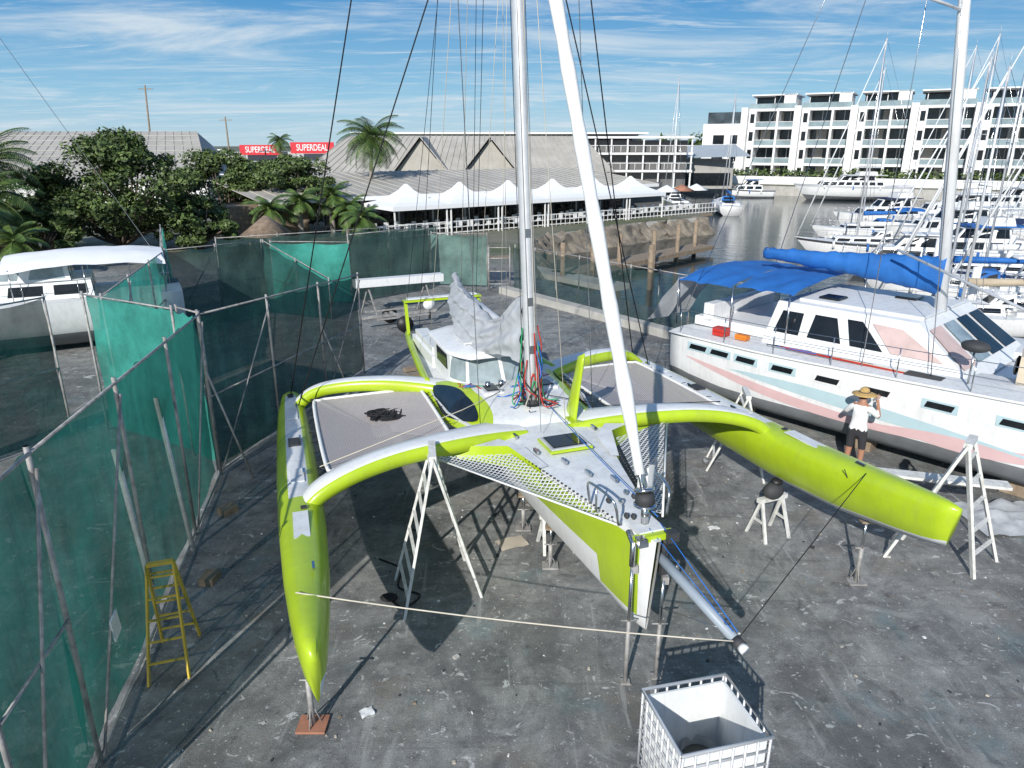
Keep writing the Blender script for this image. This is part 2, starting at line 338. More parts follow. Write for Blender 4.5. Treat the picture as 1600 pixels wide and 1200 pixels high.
HT=[(-7.2,.85,.75,.55,.75,-.05),(-5.5,1.0,.85,.6,.95,-.03),(-3.5,1.22,.9,.5,1.2,0),(-2,1.34,.85,.45,1.35,0),(-.8,1.32,.75,.4,1.4,0),(.4,1.02,.62,.36,1.42,0),(1.4,.76,.5,.32,1.42,-.01),(2.4,.52,.38,.25,1.42,-.03),(3.3,.33,.26,.17,1.42,-.05),(4.0,.18,.15,.1,1.42,-.07),(4.3,.1,.09,.05,1.4,-.08),(4.4,.03,.03,.02,1.38,-.08)]
rings=[];xs=[-7.2+11.6*i/58 for i in range(59)]
for x in xs:
    a,c_,bt,dp,dz=interp(HT,x)
    side_=[(x,a,dz),(x,a*.995,dz-.08),(x,lerp(a,c_,.55),dz-.32),(x,c_,dz-.58),(x,lerp(c_,bt,.4),dz-.8),(x,bt,dz-dp*.86),(x,bt*.55,dz-dp*.97)]
    xr=x-.25*(max(0,x-3.6)/.8)
    ring=[(lerp(p[0],xr,min(1,(dz-p[2])/dp)),-p[1],p[2]) for p in side_]+[(xr,0,dz-dp)]+[(lerp(p[0],xr,min(1,(dz-p[2])/dp)),p[1],p[2]) for p in reversed(side_)]
    rings.append(ring)
mb=MB()
def hm(i,j):
    k=min(j,13-j)
    if xs[i]>4.12: return WHITE
    return WHITE if k<1 else (LIME if k<4+(xs[i]>3.1) else WHITE)
mb.loft(rings,WHITE,fm=hm,capa=WHITE)
mb.grid(lambda u,v:(lambda x:(lambda r:(x,(v*2-1)*r[0],r[4]+.05*(1-(v*2-1)**2)*min(1,r[0])))(interp(HT,x)))(-7.2+11.6*u),58,8,DECKW)
mb.build('main_hull',TRI)
mb=MB()
CX0,CX1=-2.4,.55
def cw(x):
    u=(x-CX0)/(CX1-CX0); return math.sin(math.pi*min(max(u,0),1))**.55
def edge_in(x):
    a=interp(HT,x)[0]; return a-.52*cw(x)-.02
for sg in(-1,1):
    def bl(u,v,sg=sg):
        x=lerp(CX0,CX1,u); a=interp(HT,x)[0]; w_=cw(x)
        return (x,sg*lerp(edge_in(x),a+.07*w_,v**.8),.04+.26*w_*(1-v**1.7)-.2*w_*v)
    mb.grid(bl,40,14,LIME)
    def wn(u,v,sg=sg):
        hh=.36*math.sin(math.pi*min(max(u,.001),.999))**.45
        p=bl(.08+.76*u,.54+hh*(2*v-1)); return (p[0],p[1]+sg*.016,p[2]+.02)
    mb.grid(wn,30,10,DGLASS)
mb.grid(lambda u,v:(lambda x:(x,(2*v-1)*edge_in(x),.04+.26*cw(x)+.04*cw(x)*(1-(2*v-1)**2)))(lerp(CX0,CX1,u)),30,10,DECKW)
mb.build('coachroof_and_side_windows',TRI)
mb=MB(); cy=-.14
def ph(u,v):
    a=math.pi*(u-.5)
    bot=( -2.05+1.05*math.cos(a),cy+.86*math.sin(a)); top=(-2.2+.75*math.cos(a),cy+.72*math.sin(a))
    return (lerp(bot[0],top[0],v),lerp(bot[1],top[1],v),lerp(.10,.80,v))
mb.grid(ph,20,6,WHITE)
WSH=mat('clear_windshield',(.28,.34,.36),.06,var=.35,scale=2)
def phw(a0,a1,v0,v1):
    def f(u,v):
        p=ph(lerp(a0,a1,u),lerp(v0,v1,v)); a=math.pi*(lerp(a0,a1,u)-.5); return (p[0]+.015*math.cos(a),p[1]+.015*math.sin(a),p[2])
    mb.grid(f,6,3,WSH)
for a0,a1 in((.04,.22),(.25,.485),(.515,.75),(.78,.96)): phw(a0,a1,.28,.9)
for sg in(-1,1): mb.box((-2.8,cy+sg*.76,.42),(1.5,.06,.76),WHITE)
for sg in(-1,1): mb.box((-2.75,cy+sg*.80,.5),(.9,.02,.3),DGLASS)
rr=[]
for i in range(13):
    u=i/12; x=-1.2-2.45*u; wd=.9*(1-.35*(1-min(1,u*3))**2)
    rr.append([(x,cy-wd,.78),(x,cy-wd*.98,.84),(x,cy-wd*.5,.92),(x,cy,.94),(x,cy+wd*.5,.92),(x,cy+wd*.98,.84),(x,cy+wd,.78),(x,cy,.78)])
mb.loft(rr,WHITE,closed=True,capa=WHITE,capb=WHITE)
mb.box((-2.25,cy-.3,.945),(.9,.5,.03),DECKW); mb.box((-2.25,cy+.35,.945),(.9,.45,.03),DECKW)
mb.box((-4.9,0,.12),(2.4,1.9,.28),WHITE); mb.box((-4.9,0,.265),(2.0,1.2,.02),CHAR)
mb.box((-4.9,-.75,.33),(2.0,.3,.18),WHITE); mb.box((-4.9,.75,.33),(2.0,.3,.18),WHITE)
mb.build('pilothouse',TRI,bevel=.02)
mb=MB()
for k in range(16):
    a=random.uniform(-1.2,1.2); x=-2.05+1.25*math.cos(a); y=cy+1.0*math.sin(a)
    pts=[(x+random.uniform(-.12,.12),y+random.uniform(-.15,.15),.32+random.uniform(0,.04)) for _ in range(5)]
    mb.tube(curve(pts,4),.010,[ROPER,ROPEG,ROPEBL,ROPEW,ROPEB][k%5],4)
for y in(-.5,-.25,.25,.5): mb.tube([(-.95,y,.30),(-.95,y,.42)],[.06,.05],STEEL,10)
mb.build('deck_lines',TRI)
mb=MB()
for sg in(-1,1):
    pts=[( -7.1,sg*.9,.05),(-5.5,sg*1.08,.08),(-3.6,sg*1.25,.1),(-2.4,sg*1.33,.08)]
    mb.tube(curve(pts,6),.08,LIME,8,sx=1)
for y in(-.95,.95): mb.bar((-6.6,y,-.1),(-6.8,y,.95),.08,.08,LIME)
mb.bar((-6.8,-1.0,.95),(-6.8,1.0,.95),.26,.05,LIME); mb.bar((-6.8,-.9,1.0),(-6.8,.9,1.0),.22,.03,DECKW)
mb.build('stern_arch',TRI)
def hatch(name,x,y,w_,l_,z,fr=None):
    mb=MB(); mb.box((x,y,z+.02),(l_+.10,w_+.10,.045),fr or WHITE); mb.box((x,y,z+.05),(l_+.05,w_+.05,.03),CAGE); mb.box((x,y,z+.072),(l_-.04,w_-.04,.02),DGLASS)
    mb.build(name,TRI,bevel=.012)
hatch('fore_hatch',1.5,.0,.58,.5,.045,LIME); hatch('side_hatch',-.75,-.5,.26,.36,.29); hatch('side_hatch_2',-.7,.5,.26,.36,.29)
def beam(mb,path,ws,hs):
    P_=curve(path,8); rings=[]; n=len(P_)
    for i,p in enumerate(P_):
        t=i/(n-1); w_=lerp(ws[0],ws[1],min(1,t*2.0)**.7); h=lerp(hs[0],hs[1],t)
        d=(P_[min(i+1,n-1)]-P_[max(i-1,0)]).normalized(); up=Vector((0,0,1)); up=(up-d*up.dot(d)).normalized(); f=d.cross(up)
        if f.x<0: f=-f
        sec=[(-.5,-.15),(-.49,.30),(-.42,.44),(-.1,.52),(.22,.50),(.38,.44),(.47,.30),(.5,0),(.44,-.4),(.25,-.5),(-.35,-.5)]
        rings.append([p+f*a*w_+up*b*h for a,b in sec])
    cm=[LIME,LIME,WHITE,WHITE,WHITE,LIME,LIME,LIME,LIME,LIME,LIME]
    mb.loft(rings,LIME,closed=True,fm=lambda i,j:cm[j],capb=LIME)
mb=MB()
for sg in(-1,1):
    beam(mb,[(.45,sg*.45,-.06),(.62,sg*1.0,.02),(.82,sg*1.7,.07),(.98,sg*2.5,.05),(1.1,sg*3.15,-.05),(1.18,sg*3.65,-.24),(1.2,sg*3.93,-.52)],(.8,.44),(.28,.22))
    beam(mb,[(-2.3,sg*.9,-.08),(-2.5,sg*1.4,.01),(-2.85,sg*2.1,.05),(-3.15,sg*2.9,.02),(-3.38,sg*3.5,-.13),(-3.45,sg*3.93,-.48)],(.66,.42),(.28,.22))
    mb.loft([[(.75,sg*1.75,.0),(.95,sg*1.75,-.10)],[(1.05,sg*1.3,.05),(1.05,sg*1.3,-.2)],[(1.35,sg*.86,.10),(1.3,sg*.86,-.28)],[(2.1,sg*.62,.0),(2.1,sg*.60,-.3)]],LIME)
    mb.loft([[(1.0,sg*1.35,.03),(1.0,sg*.9,.09)],[(1.35,sg*.86,.10),(1.35,sg*.6,.05)],[(2.1,sg*.62,.0),(2.1,sg*.5,.02)]],DECKW)
mb.build('crossbeams',TRI)
FT=[(-4.4,.10,.35,-.34),(-4.2,.19,.5,-.31),(-3.4,.27,.68,-.29),(-2,.31,.80,-.29),(0,.33,.86,-.3),(1.5,.32,.90,-.28),(3,.27,.88,-.2),(4,.205,.84,-.14),(4.6,.145,.80,-.11),(4.85,.10,.74,-.11),(4.95,.05,.68,-.13)]
for sg,nm in((-1,'starboard_float'),(1,'port_float')):
    mb=MB();rings=[];xs2=[-4.4+9.35*i/44 for i in range(45)]
    for x in xs2:
        w_,h,tz=interp(FT,x); y0=sg*3.94
        if sg>0 and x>3: h*=lerp(1,.86,(x-3)/1.95)
        sec=[(0,0),(.45,-.012),(.8,-.07),(.98,-.22),(1,-.38),(.85,-.62),(.5,-.86),(0,-1)]
        xb=-.12*(max(0,x-4.2)/.75)
        r=[(x+xb*(-b),y0+a*w_,tz+b*h) for a,b in sec]+[(x+xb*(-b),y0-a*w_,tz+b*h) for a,b in reversed(sec[1:-1])]
        rings.append(r)
    mb.loft(rings,LIME,closed=True,capa=LIME,capb=LIME,fm=lambda i,j:(DECKW if (xs2[i]<1.0 and xs2[i]>-4 and (j in(0,13))) or (j in(5,6,7) ) else LIME))
    for x,l_ in((-2.6,.5),(.35,.5),(2.1,.75)):
        tz=interp(FT,x)[2]; mb.box((x,y0,tz+.008),(l_,.2,.014),DECKW)
    mb.box((-1.1,y0,interp(FT,-1.1)[2]+.015),(.35,.2,.03),CHAR); mb.box((-3.9,y0,-.29),(.2,.12,.03),CHAR); mb.box((1.55,y0+.05,interp(FT,1.55)[2]+.015),(.08,.08,.02),CHAR)
    for x in(-3,-1.2,.3,3.4): mb.bar((x-.08,y0-sg*.1,interp(FT,x)[2]+.05),(x+.08,y0-sg*.1,interp(FT,x)[2]+.05),.03,.03,STEEL)
    mb.build(nm,TRI)
def netquad(name,c,m,nu=14,nv=14,sagd=.07,rnd=0):
    mb=MB(); c=[Vector(p) for p in c]
    def f(u,v):
        p=c[0].lerp(c[1],u).lerp(c[3].lerp(c[2],u),v); return p-Vector((0,0,sagd*16*u*(1-u)*v*(1-v)))
    mb.grid(f,nu,nv,m); mb.build(name,TRI)
for sg in(-1,1):
    nm='starboard' if sg<0 else 'port'
    cs=[(.28,1.50),(.42,1.6),(.72,3.0),(.66,3.36),(.4,3.5),(-2.6,3.52),(-2.9,3.4),(-2.95,3.1),(-2.45,1.62),(-2.2,1.48)]
    mb=MB(); cen=Vector((-1,sg*2.45,-.2))
    ringp=[Vector((x,sg*y,-.02 if y<2 else -.16)) for x,y in cs]
    rp=curve(ringp+[ringp[0]],4)[:-1]
    rings=[[cen.lerp(p,k/6)+Vector((0,0,-.06*(1-(k/6)**2))) for p in rp] for k in range(1,7)]
    mb.loft(rings,NETR,closed=True); n=len(rp); mb.add([tuple(p) for p in rings[0]],[tuple(range(n))],NETR)
    mb.build(nm+'_trampoline',TRI)
    mb=MB(); mb.tube(rp+[rp[0]],.032,SAILW,6,caps=False)
    for i in range(n):
        for k in range(2):
            p=rp[i].lerp(rp[(i+1)%n],k/2); q=p+(p-cen).normalized()*.16; mb.tube([p,q],.008,ROPEB,3,caps=False)
    mb.build(nm+'_trampoline_lacing',TRI)
    netquad(nm+'_bow_net',[(1.1,sg*1.95,.0),(1.5,sg*.86,.03),(3.75,sg*.28,-.06),(3.85,sg*.34,-.05)],NETF)
    mb=MB(); mb.tube([(1.08,sg*2.0,.0),(3.95,sg*.3,-.03)],.014,SAILW,6)
    for i in range(26):
        t=i/26; p=V(1.5,sg*.78,.03).lerp(V(3.8,sg*.25,-.05),t); mb.ball(p,.016,CHAR,5,4)
    mb.build(nm+'_bow_net_edge',TRI)
mb=MB()
for k in range(6):
    pts=[(-1.6+random.uniform(-.3,.3),-2.3+random.uniform(-.35,.35),-.19+random.uniform(0,.05)) for _ in range(9)]
    mb.tube(curve(pts,5),.018,ROPEB,5)
mb.build('rope_pile',TRI)
mb=MB()
rg=[]
for k in range(9):
    t=k/8; cx=.45+.12*t; cyy=.52+.16*t; z=lerp(.0,1.12,t); ch=lerp(.5,.26,t); th_=.045
    rg.append([(cx-ch/2,cyy,z),(cx-ch*.2,cyy+th_,z),(cx+ch*.3,cyy+th_*.7,z),(cx+ch/2,cyy,z+.10*t),(cx+ch*.3,cyy-th_*.7,z),(cx-ch*.2,cyy-th_,z)])
mb.loft(rg,LIME,closed=True,capb=LIME)
mb.box((.45,.52,.05),(.75,.22,.1),LIME); mb.box((.15,.28,.07),(.12,.8,.1),LIME)
mb.build('daggerboard',TRI)
RK=math.tan(math.radians(1.9))
mp_=lambda z:Vector((-z*RK,0,z))
mb=MB(); mb.tube([mp_(.05),mp_(1),mp_(8),mp_(16)],[.105,.12,.12,.08],SILVER,14,sx=.8); mb.tube([mp_(.0),mp_(.32)],.17,CHAR,12)
for z in(1.2,2.0,3.1): mb.box(mp_(z)+V(.1,0,0),(.04,.09,.14),STEEL)
mb.tube([mp_(10.2)+V(0,-.9,0),mp_(10.2),mp_(10.2)+V(0,.9,0)],.025,SILVER,6)
mb.build('mast',TRI)
mb=MB()
cols=[ROPER,ROPEG,ROPEBL,ROPEB,ROPEW,ROPER,ROPEG,ROPEB]
for k in range(22):
    a=random.uniform(0,6.28); top=mp_(random.uniform(.9,1.6))+V(.15*math.cos(a),.15*math.sin(a),0); bx=random.uniform(-.35,.4);by=random.uniform(-.35,.35)
    mb.tube(curve([top,top+V(.03*math.cos(a),.05*math.sin(a),-.5),(bx,by,.32),(bx+random.uniform(-.2,.2),by+random.uniform(-.3,.3),.31)],5),.011,cols[k%8],5)
for k,(x,y) in enumerate(((.13,.06),(.13,-.06),(.0,.14),(.0,-.14),(-.13,.05))):
    mb.tube([(x,y,.3),mp_(15)+V(x*.6,y*.6,0)],.006,[ROPEW,ROPEN,ROPEN,ROPEB,ROPEW][k],4,caps=False)
for k in range(10):
    c0=mp_(.85)+V(.12*math.cos(k*2.1),.15*math.sin(k*2.1),-.02*k); rr_=.10+.02*(k%3)
    mb.tube([(c0.x+.3*rr_*math.cos(t),c0.y+.5*rr_*math.sin(t)*1,c0.z-.35+.3*math.cos(t*1.0+k)) for t in [q*.7 for q in range(10)]],.012,cols[k%8],5)
mb.build('halyards',TRI)
mb=MB(); mb.tube([(-.15,0,1.25),(-4.6,-.05,1.5)],.075,SILVER,10)
mb.build('boom',TRI)
mb=MB()
def ms(u,v):
    x=-.10-4.8*u; sgn=(v*2-1)
    topz=interp([(0,2.12),(.08,2.0),(.2,1.55),(.32,1.40),(.45,1.48),(.62,1.62),(.8,1.76),(.95,1.9),(1.0,1.8)],u)[0]
    n=noise.noise(Vector((u*7,v*4,1)))*.06+noise.noise(Vector((u*20,v*8,4)))*.035+noise.noise(Vector((u*50,v*14,9)))*.012
    low=lerp(.95,1.30,u)-.18*math.sin(math.pi*min(1,u*1.3))+.06*math.sin(u*14)
    z=lerp(low,topz,1-abs(sgn)**1.1)
    wd=.06+.34*math.sin(math.pi*min(1,.08+u*.92))
    prof_=abs(sgn)**.7*(1 if sgn>0 else -1)
    fold=.045*math.sin(v*30+u*11)
    return (x,prof_*wd+n+fold-.2*math.sin(math.pi*u)-.12*u,z+n*.6)
mb.grid(ms,90,50,SAILG); mb.build('flaked_mainsail',TRI)
F0=V(4.05,.0,.25);F1=V(-.3,0,9.7)
mb=MB(); n=30; mb.tube([F0.lerp(F1,i/n) for i in range(1,n+1)],[.045+.045*min(1,i/4)+.009*math.sin(i*2.1) for i in range(1,n+1)],SAILW,12); mb.tube([F0,F0.lerp(F1,.06)],.03,STEEL,8)
mb.tube([F0,F0+V(-.02,0,.12)],[.12,.11],CHAR,14); mb.tube([F0+V(0,0,-.3),F0],.05,STEEL,8); mb.tube([F0+V(-.03,0,.15),F0+V(-.04,0,.18)],.13,STEEL,14); mb.tube([F0+V(0,0,-.02),F0+V(0,0,.0)],.14,STEEL,14)
mb.build('furled_jib',TRI)
mb=MB()
mb.grid(lambda u,v:(3.85-.3*u+.05*v,.12+.10*math.sin(u*5)+.12*u,.12+.55*v*(1-u*.4)),8,6,SAILW); mb.build('jib_clew',TRI)
mb=MB()
hd=mp_(9.6); tp=mp_(15.6); lo=mp_(6.6)
for sg in(-1,1):
    mb.tube([(-2.9,sg*3.8,-.2),hd],.012,ROPEB,5); mb.tube([(-3.9,sg*3.94,-.3),tp],.013,ROPEB,5); 
    mb.tube([(-6.6,sg*.7,.1),tp],.006,ROPEB,4); mb.tube([(-4.2,sg*.9,.3),mp_(14)],.006,ROPEW,4); mb.tube([(-6.8,sg*.9,.95),mp_(13)],.006,ROPEB,4)
    mb.tube([(.3,sg*1.0,.05),mp_(10.2)+V(0,sg*.9,0),mp_(15.8)],.007,STEEL,4)
mb.tube([(-4.7,0,1.5),tp],.006,ROPEW,4); mb.tube([(-3.0,-.05,1.4),mp_(9)],.005,ROPEW,4); mb.tube([(-1.5,-.05,1.35),mp_(9)],.005,ROPEW,4)
mb.tube([(1.0,-.2,.1),mp_(13)],.005,ROPEN,4); mb.tube([(.8,.3,.1),mp_(13)],.006,ROPEW,4)
mb.tube(sag((3.9,-4.05,-.12),(5.5,.35,-.75),.06),.009,ROPEW,5); mb.tube([(5.5,.35,-.72),(3.6,3.75,-.18)],.007,ROPEB,4)
mb.tube([(3.35,3.6,-.2),(3.2,4.1,-1.0),(2.9,3.9,-1.05)],.009,ROPEB,4)
mb.tube(sag((0,.2,.3),(4.15,.12,.1),.03),.007,ROPEBL,5); mb.tube([(4.2,.12,.05),(5.45,.38,-.68)],.007,ROPEBL,5); mb.tube([(4.2,-.02,.0),(5.45,.32,-.66)],.006,ROPEBL,5)
mb.tube([(.6,-3.6,-.1),(-.1,-1.2,.25),(-.6,-.3,.35)],.008,ROPEW,4); mb.tube([(.0,.3,.35),(.5,1.2,.2),(.8,3.2,.1)],.008,ROPEB,4)
mb.build('rigging',TRI)
mb=MB(); mb.tube([(4.0,.12,-.38),(5.5,.36,-.78)],[.065,.055],GREYB,12); mb.tube([(5.45,.352,-.767),(5.54,.366,-.79)],.066,CHAR,12); mb.tube([(5.54,.366,-.79),(5.6,.376,-.806)],.055,WHITE,12)
mb.ball((5.3,.35,-.64),.04,CHAR); mb.ball((4.15,.2,-.3),(.08,.06,.16),CHAR); mb.box((4.15,.2,-.5),(.12,.08,.35),CHAR)
mb.tube([(4.35,.06,-1.0),(5.3,.33,-.74)],.006,STEEL,4)
mb.build('bowsprit',TRI)
mb=MB()
mb.box((4.0,0,-.035),(.5,.34,.05),DECKW); mb.box((4.28,0,-.07),(.10,.5,.08),LIME); mb.box((4.34,.2,-.07),(.12,.14,.12),CHAR); mb.box((4.34,-.2,-.07),(.12,.10,.10),STEEL)
for sg in(-1,1):
    mb.tube(curve([(3.3,sg*.38,-.03),(3.32,sg*.42,.25),(3.5,sg*.44,.34),(3.85,sg*.4,.34),(3.98,sg*.36,.26),(4.0,sg*.32,.0)],5),.018,STEEL,6)
mb.tube([(3.6,-.43,.34),(3.6,-.43,0)],.014,STEEL,6)
mb.tube([(4.1,-.24,-.05),(4.3,-.28,-.1),(4.28,-.28,-.4)],.035,STEEL,8)
for k in range(9): mb.ball((3.5+random.uniform(-.3,.5),random.uniform(-.2,.2),.03),(.05,.03,.04),[CHAR,STEEL][k%2],6,5)
mb.build('bow_fittings',TRI)
mb=MB()
for (x,y) in ((2.6,-.1),(2.9,.15),(.9,-.6),(1.0,.7),(2.1,-.25),(1.6,-.5),(-2.6,1.1)):
    mb.box((x,y,.055),(.16,.04,.05),STEEL)
mb.build('deck_fittings',TRI)

def jack(x,y,top,name='jack_stand',plate=.13,m=GALV,head=True):
    mb=MB(); mb.box((0,0,.02),(plate*2,plate*1.6,.03),REDSTAIN if plate>.15 else m); mb.tube([(0,0,.02),(0,0,top*.55)],.035 if head else .028,m,8); mb.tube([(0,0,top*.5),(0,0,top-.04)],.022,STEEL,8)
    if head: mb.box((0,0,top-.03),(.18,.13,.035),WOOD)
    else: mb.box((.03,.03,top-.05),(.08,.08,.1),m)
    if head:
        for a in range(3):
            t=a*2.1+.4; mb.tube([(0,0,top*.3),(.0+.1*math.cos(t),.1*math.sin(t),.03)],.010,m,5)
    mb.tube([(-.1,0,top*.55),(.1,0,top*.55)],.012,m,5)
    o=mb.build(name); o.location=(x,y,0)
jack(-2.35,6.66,1.2,plate=.17); jack(5.39,9.56,1.12); jack(1.44,7.36,1.72,plate=.06,head=False); jack(1.85,7.46,1.5,plate=.06,head=False); jack(.62,10.0,.75); jack(.2,11.2,.7); jack(-.9,15.5,.9); jack(-4.2,12.8,.85)
def trestle(name,F,T,m,rungs=6,r=.035):
    mb=MB(); F=[Vector(p) for p in F];T=[Vector(p) for p in T]
    for a,b_ in((0,0),(1,1),(2,0),(3,1)): mb.bar(F[a],T[b_],r*2.0,r*1.1,m)
    for pr in((0,1),(2,3)):
        for k in range(1,rungs+1):
            t=k/(rungs+.6); mb.bar(F[pr[0]].lerp(T[0],t),F[pr[1]].lerp(T[1],t),r*1.3,r*.9,m)
    mb.bar(T[0],T[1],r*3,r*2,m); return mb.build(name)
trestle('trestle_ladder',[(-1.55,8.63,0),(-1.84,9.64,0),(-.46,9.19,0),(-.78,10.2,0)],[(-1.12,9.15,2.3),(-1.2,9.75,2.3)],WOODW,7)
trestle('trestle_ladder',[(7.3,9.67,0),(7.98,10.16,0),(6.2,10.3,0),(6.8,10.85,0)],[(6.95,9.95,2.15),(7.25,10.3,2.15)],WOODW,5,.04)
trestle('trestle_ladder',[(5.1,13.0,0),(5.3,13.9,0),(4.1,13.6,0),(4.3,14.3,0)],[(4.75,13.4,1.7),(4.85,14.0,1.7)],WOODW,5)
trestle('step_ladder',[(-4.60,7.30,0),(-4.15,7.45,0),(-4.82,8.15,0),(-4.37,8.30,0)],[(-4.59,7.72,1.5),(-4.30,7.82,1.5)],YEL,5,.022)
def sawhorse(x,y,rz,h=.8,m=WOODW,bag=True):
    mb=MB(); mb.box((0,0,h),(.6,.09,.08),m)
    for sx in(-1,1):
        for sy in(-1,1): mb.bar((sx*.22,0,h),(sx*.26,sy*.24,0),.05,.04,m)
        mb.bar((sx*.24,-.13,h*.45),(sx*.24,.13,h*.45),.04,.03,m)
    if bag: mb.ball((0,0,h+.14),(.2,.15,.16),CHAR); mb.ball((.05,0,h+.3),(.11,.1,.07),BLACK)
    o=mb.build('sawhorse'); o.location=(x,y,0); o.rotation_euler=(0,0,rz)
sawhorse(4.5,11.0,.4,.72); sawhorse(.75,10.6,.2,.62,bag=False)
mb=MB(); mb.bar((4.6,12.0,1.0),(8.4,10.8,1.05),.28,.05,WOODW); o=mb.build('scaffold_plank')

# ------------------------------------------------------------ IBC TANK
IB=empty('ibc_tank',(1.93,5.68,0),math.radians(14))
mb=MB(); a,b_,h=.46,.42,1.12
for x in(-a,a): mb.box((x*.96,0,.14+(h-.14)/2-.02),(.025,b_*1.9,h-.2),PLAST)
for y in(-b_,b_): mb.box((0,y*.96,.14+(h-.14)/2-.02),(a*1.9,.025,h-.2),PLAST)
mb.box((0,0,.16),(a*1.9,b_*1.9,.03),PLAST); mb.build('plastic_bottle',IB)
mb=MB()
for k in range(7):
    z=.16+k*(h-.16)/6
    mb.tube([(-a-.02,-b_-.02,z),(a+.02,-b_-.02,z),(a+.02,b_+.02,z),(-a-.02,b_+.02,z),(-a-.02,-b_-.02,z)],.013 if k<6 else .022,CAGE,6,caps=False)
for k in range(8):
    t=-1+2*k/7
    for y in(-b_-.02,b_+.02): mb.tube([(t*a,y,.12),(t*a,y,h)],.013,CAGE,6)
    for x in(-a-.02,a+.02): mb.tube([(x,t*b_,.12),(x,t*b_,h)],.013,CAGE,6)
for x in(-.4,0,.4): mb.box((x,0,.06),(.1,.84,.12),CAGE)
mb.box((0,0,.13),(.96,.86,.02),CAGE); mb.build('cage',IB)
mb=MB(); mb.tube([(.12,.2,.18),(.12,.2,.42)],[.17,.2],mat('grey_bucket',(.45,.46,.46),.5),16,caps=False); mb.tube([(.12,.2,.30),(.12,.2,.31)],.185,mat('stale_water',(.2,.2,.17),.2),16); mb.build('tub',IB)

# ------------------------------------------------------------ FENCES
def fence(p0,p1,h0,h1,cloth,npost=3,braces=True,name='shade_cloth_fence',side=1,diag=True,foot=False,fr_=(.02,.5,.995)):
    E=empty(name,(p0[0],p0[1],0)); d=Vector((p1[0]-p0[0],p1[1]-p0[1],0)); Ln=d.length; dn=d.normalized(); nn=Vector((-dn.y,dn.x,0))*side
    sd=int(abs(p0[0]*13+p0[1]*7))%97
    mb=MB()
    def f(u,v):
        h=lerp(h0,h1,u)
        scal=.07*abs(math.sin(u*npost*2*math.pi))
        z=.08+(h-.10-scal*(v>.9))*v
        w_=noise.noise(Vector((u*Ln*.9+sd,v*2.2,sd)))*.16+noise.noise(Vector((u*Ln*3+sd,v*2,sd+5)))*.05
        return dn*(u*Ln)+nn*(w_*(1 if .02<v<.98 else .3)-.035)+Vector((0,0,z))
    mb.grid(f,max(8,int(Ln*6)),14,cloth)
    mb.build('cloth',E)
    mb=MB()
    for k in range(npost+1):
        t=k/npost; b0=dn*(t*Ln)+nn*.05; h=lerp(h0,h1,t)
        mb.tube([b0,b0+V(0,0,h+.08)],.028,GALV,7)
        if braces and k%2==0: mb.tube([b0+V(0,0,h*.66),b0+nn*.75+V(0,0,.02)],.022,GALV,6)
    for fr in fr_: mb.tube([nn*.07+V(0,0,h0*fr+.03),dn*Ln+nn*.07+V(0,0,h1*fr+.03)],.02,GALV,6)
    if diag:
        for k in range(0,npost,2):
            a=dn*(k/npost*Ln)+nn*.1; b2=dn*((k+1)/npost*Ln)+nn*.1
            mb.tube([a+V(0,0,.1),b2+V(0,0,lerp(h0,h1,(k+1)/npost)-.15)],.018,GALV,6)
    mb.build('frame',E); return E
fence((-4.35,4.7),(-4.6,6.1),3.75,3.75,SC_D,1,False,side=-1)
fence((-4.6,6.1),(-6.1,13.4),3.75,3.4,SC_D,3,False,side=-1,fr_=(.02,.995))
fence((-6.1,13.4),(-4.5,20.4),3.4,2.95,SC_B,3,True,side=-1)
fence((-9.7,15.9),(-7.0,14.4),3.3,3.3,SC_L,1,False,side=-1,diag=False,fr_=(.995,))
fence((-7.0,14.4),(-6.35,13.9),3.3,3.3,SC_L,1,False,diag=False)
fence((-13,10.5),(-10.4,15.5),3.3,3.3,SC_B,2,False,side=-1)
fence((-9.8,16.6),(-12.2,25),3.1,3.0,SC_L,3,False,side=-1)
fence((-12.2,25),(-9.9,28.4),3.0,2.9,SC_G,2,False)
fence((-9.9,28.4),(-7.1,27.2),2.9,1.6,SC_B,2,False)
fence((-12.7,30.8),(-3.8,36.3),2.7,2.7,SC_G,4,False,diag=False)
fence((-10.3,30.5),(-6.9,30.3),2.6,2.6,SC_L,1,False,diag=False)
fence((-6.9,30.3),(-3.9,33.4),2.9,2.9,SC_G,2)
fence((-3.9,34.6),(-1.2,34.0),2.5,2.5,SC_P,2,False)
fence((-12.2,25),(-16,33),3,3,SC_L,3,False)
fence((.1,33.0),(6.3,24.9),2.1,2.1,SC_W,7,False,name='screen_fence',side=1,diag=False,fr_=(.02,.995))
fence((6.3,24.9),(8.6,22.6),2.1,2.1,SC_W,2,False,name='screen_fence',side=1,diag=False,fr_=(.02,.995))
mb=MB(); mb.bar((-.4,32.6,.15),(7.8,21.6,.15),.5,.3,CONC); mb.build('concrete_kerb')
mb=MB(); mb.box((-4.66,7.0,1.15),(.02,.22,.3),WHITE,rz=.2,rx=.15); mb.build('notice_board')
for (x,y,l_) in((-4.75,9.6,.3),(-5.3,11.8,.3),(-4.6,16,.5),(-4.4,18,.4)):
    mb=MB(); mb.box((0,0,.06),(l_,.22,.12),[CONC,WOOD][int(l_*10)%2],rz=x); o=mb.build('fence_footing_block'); o.location=(x,y,0)

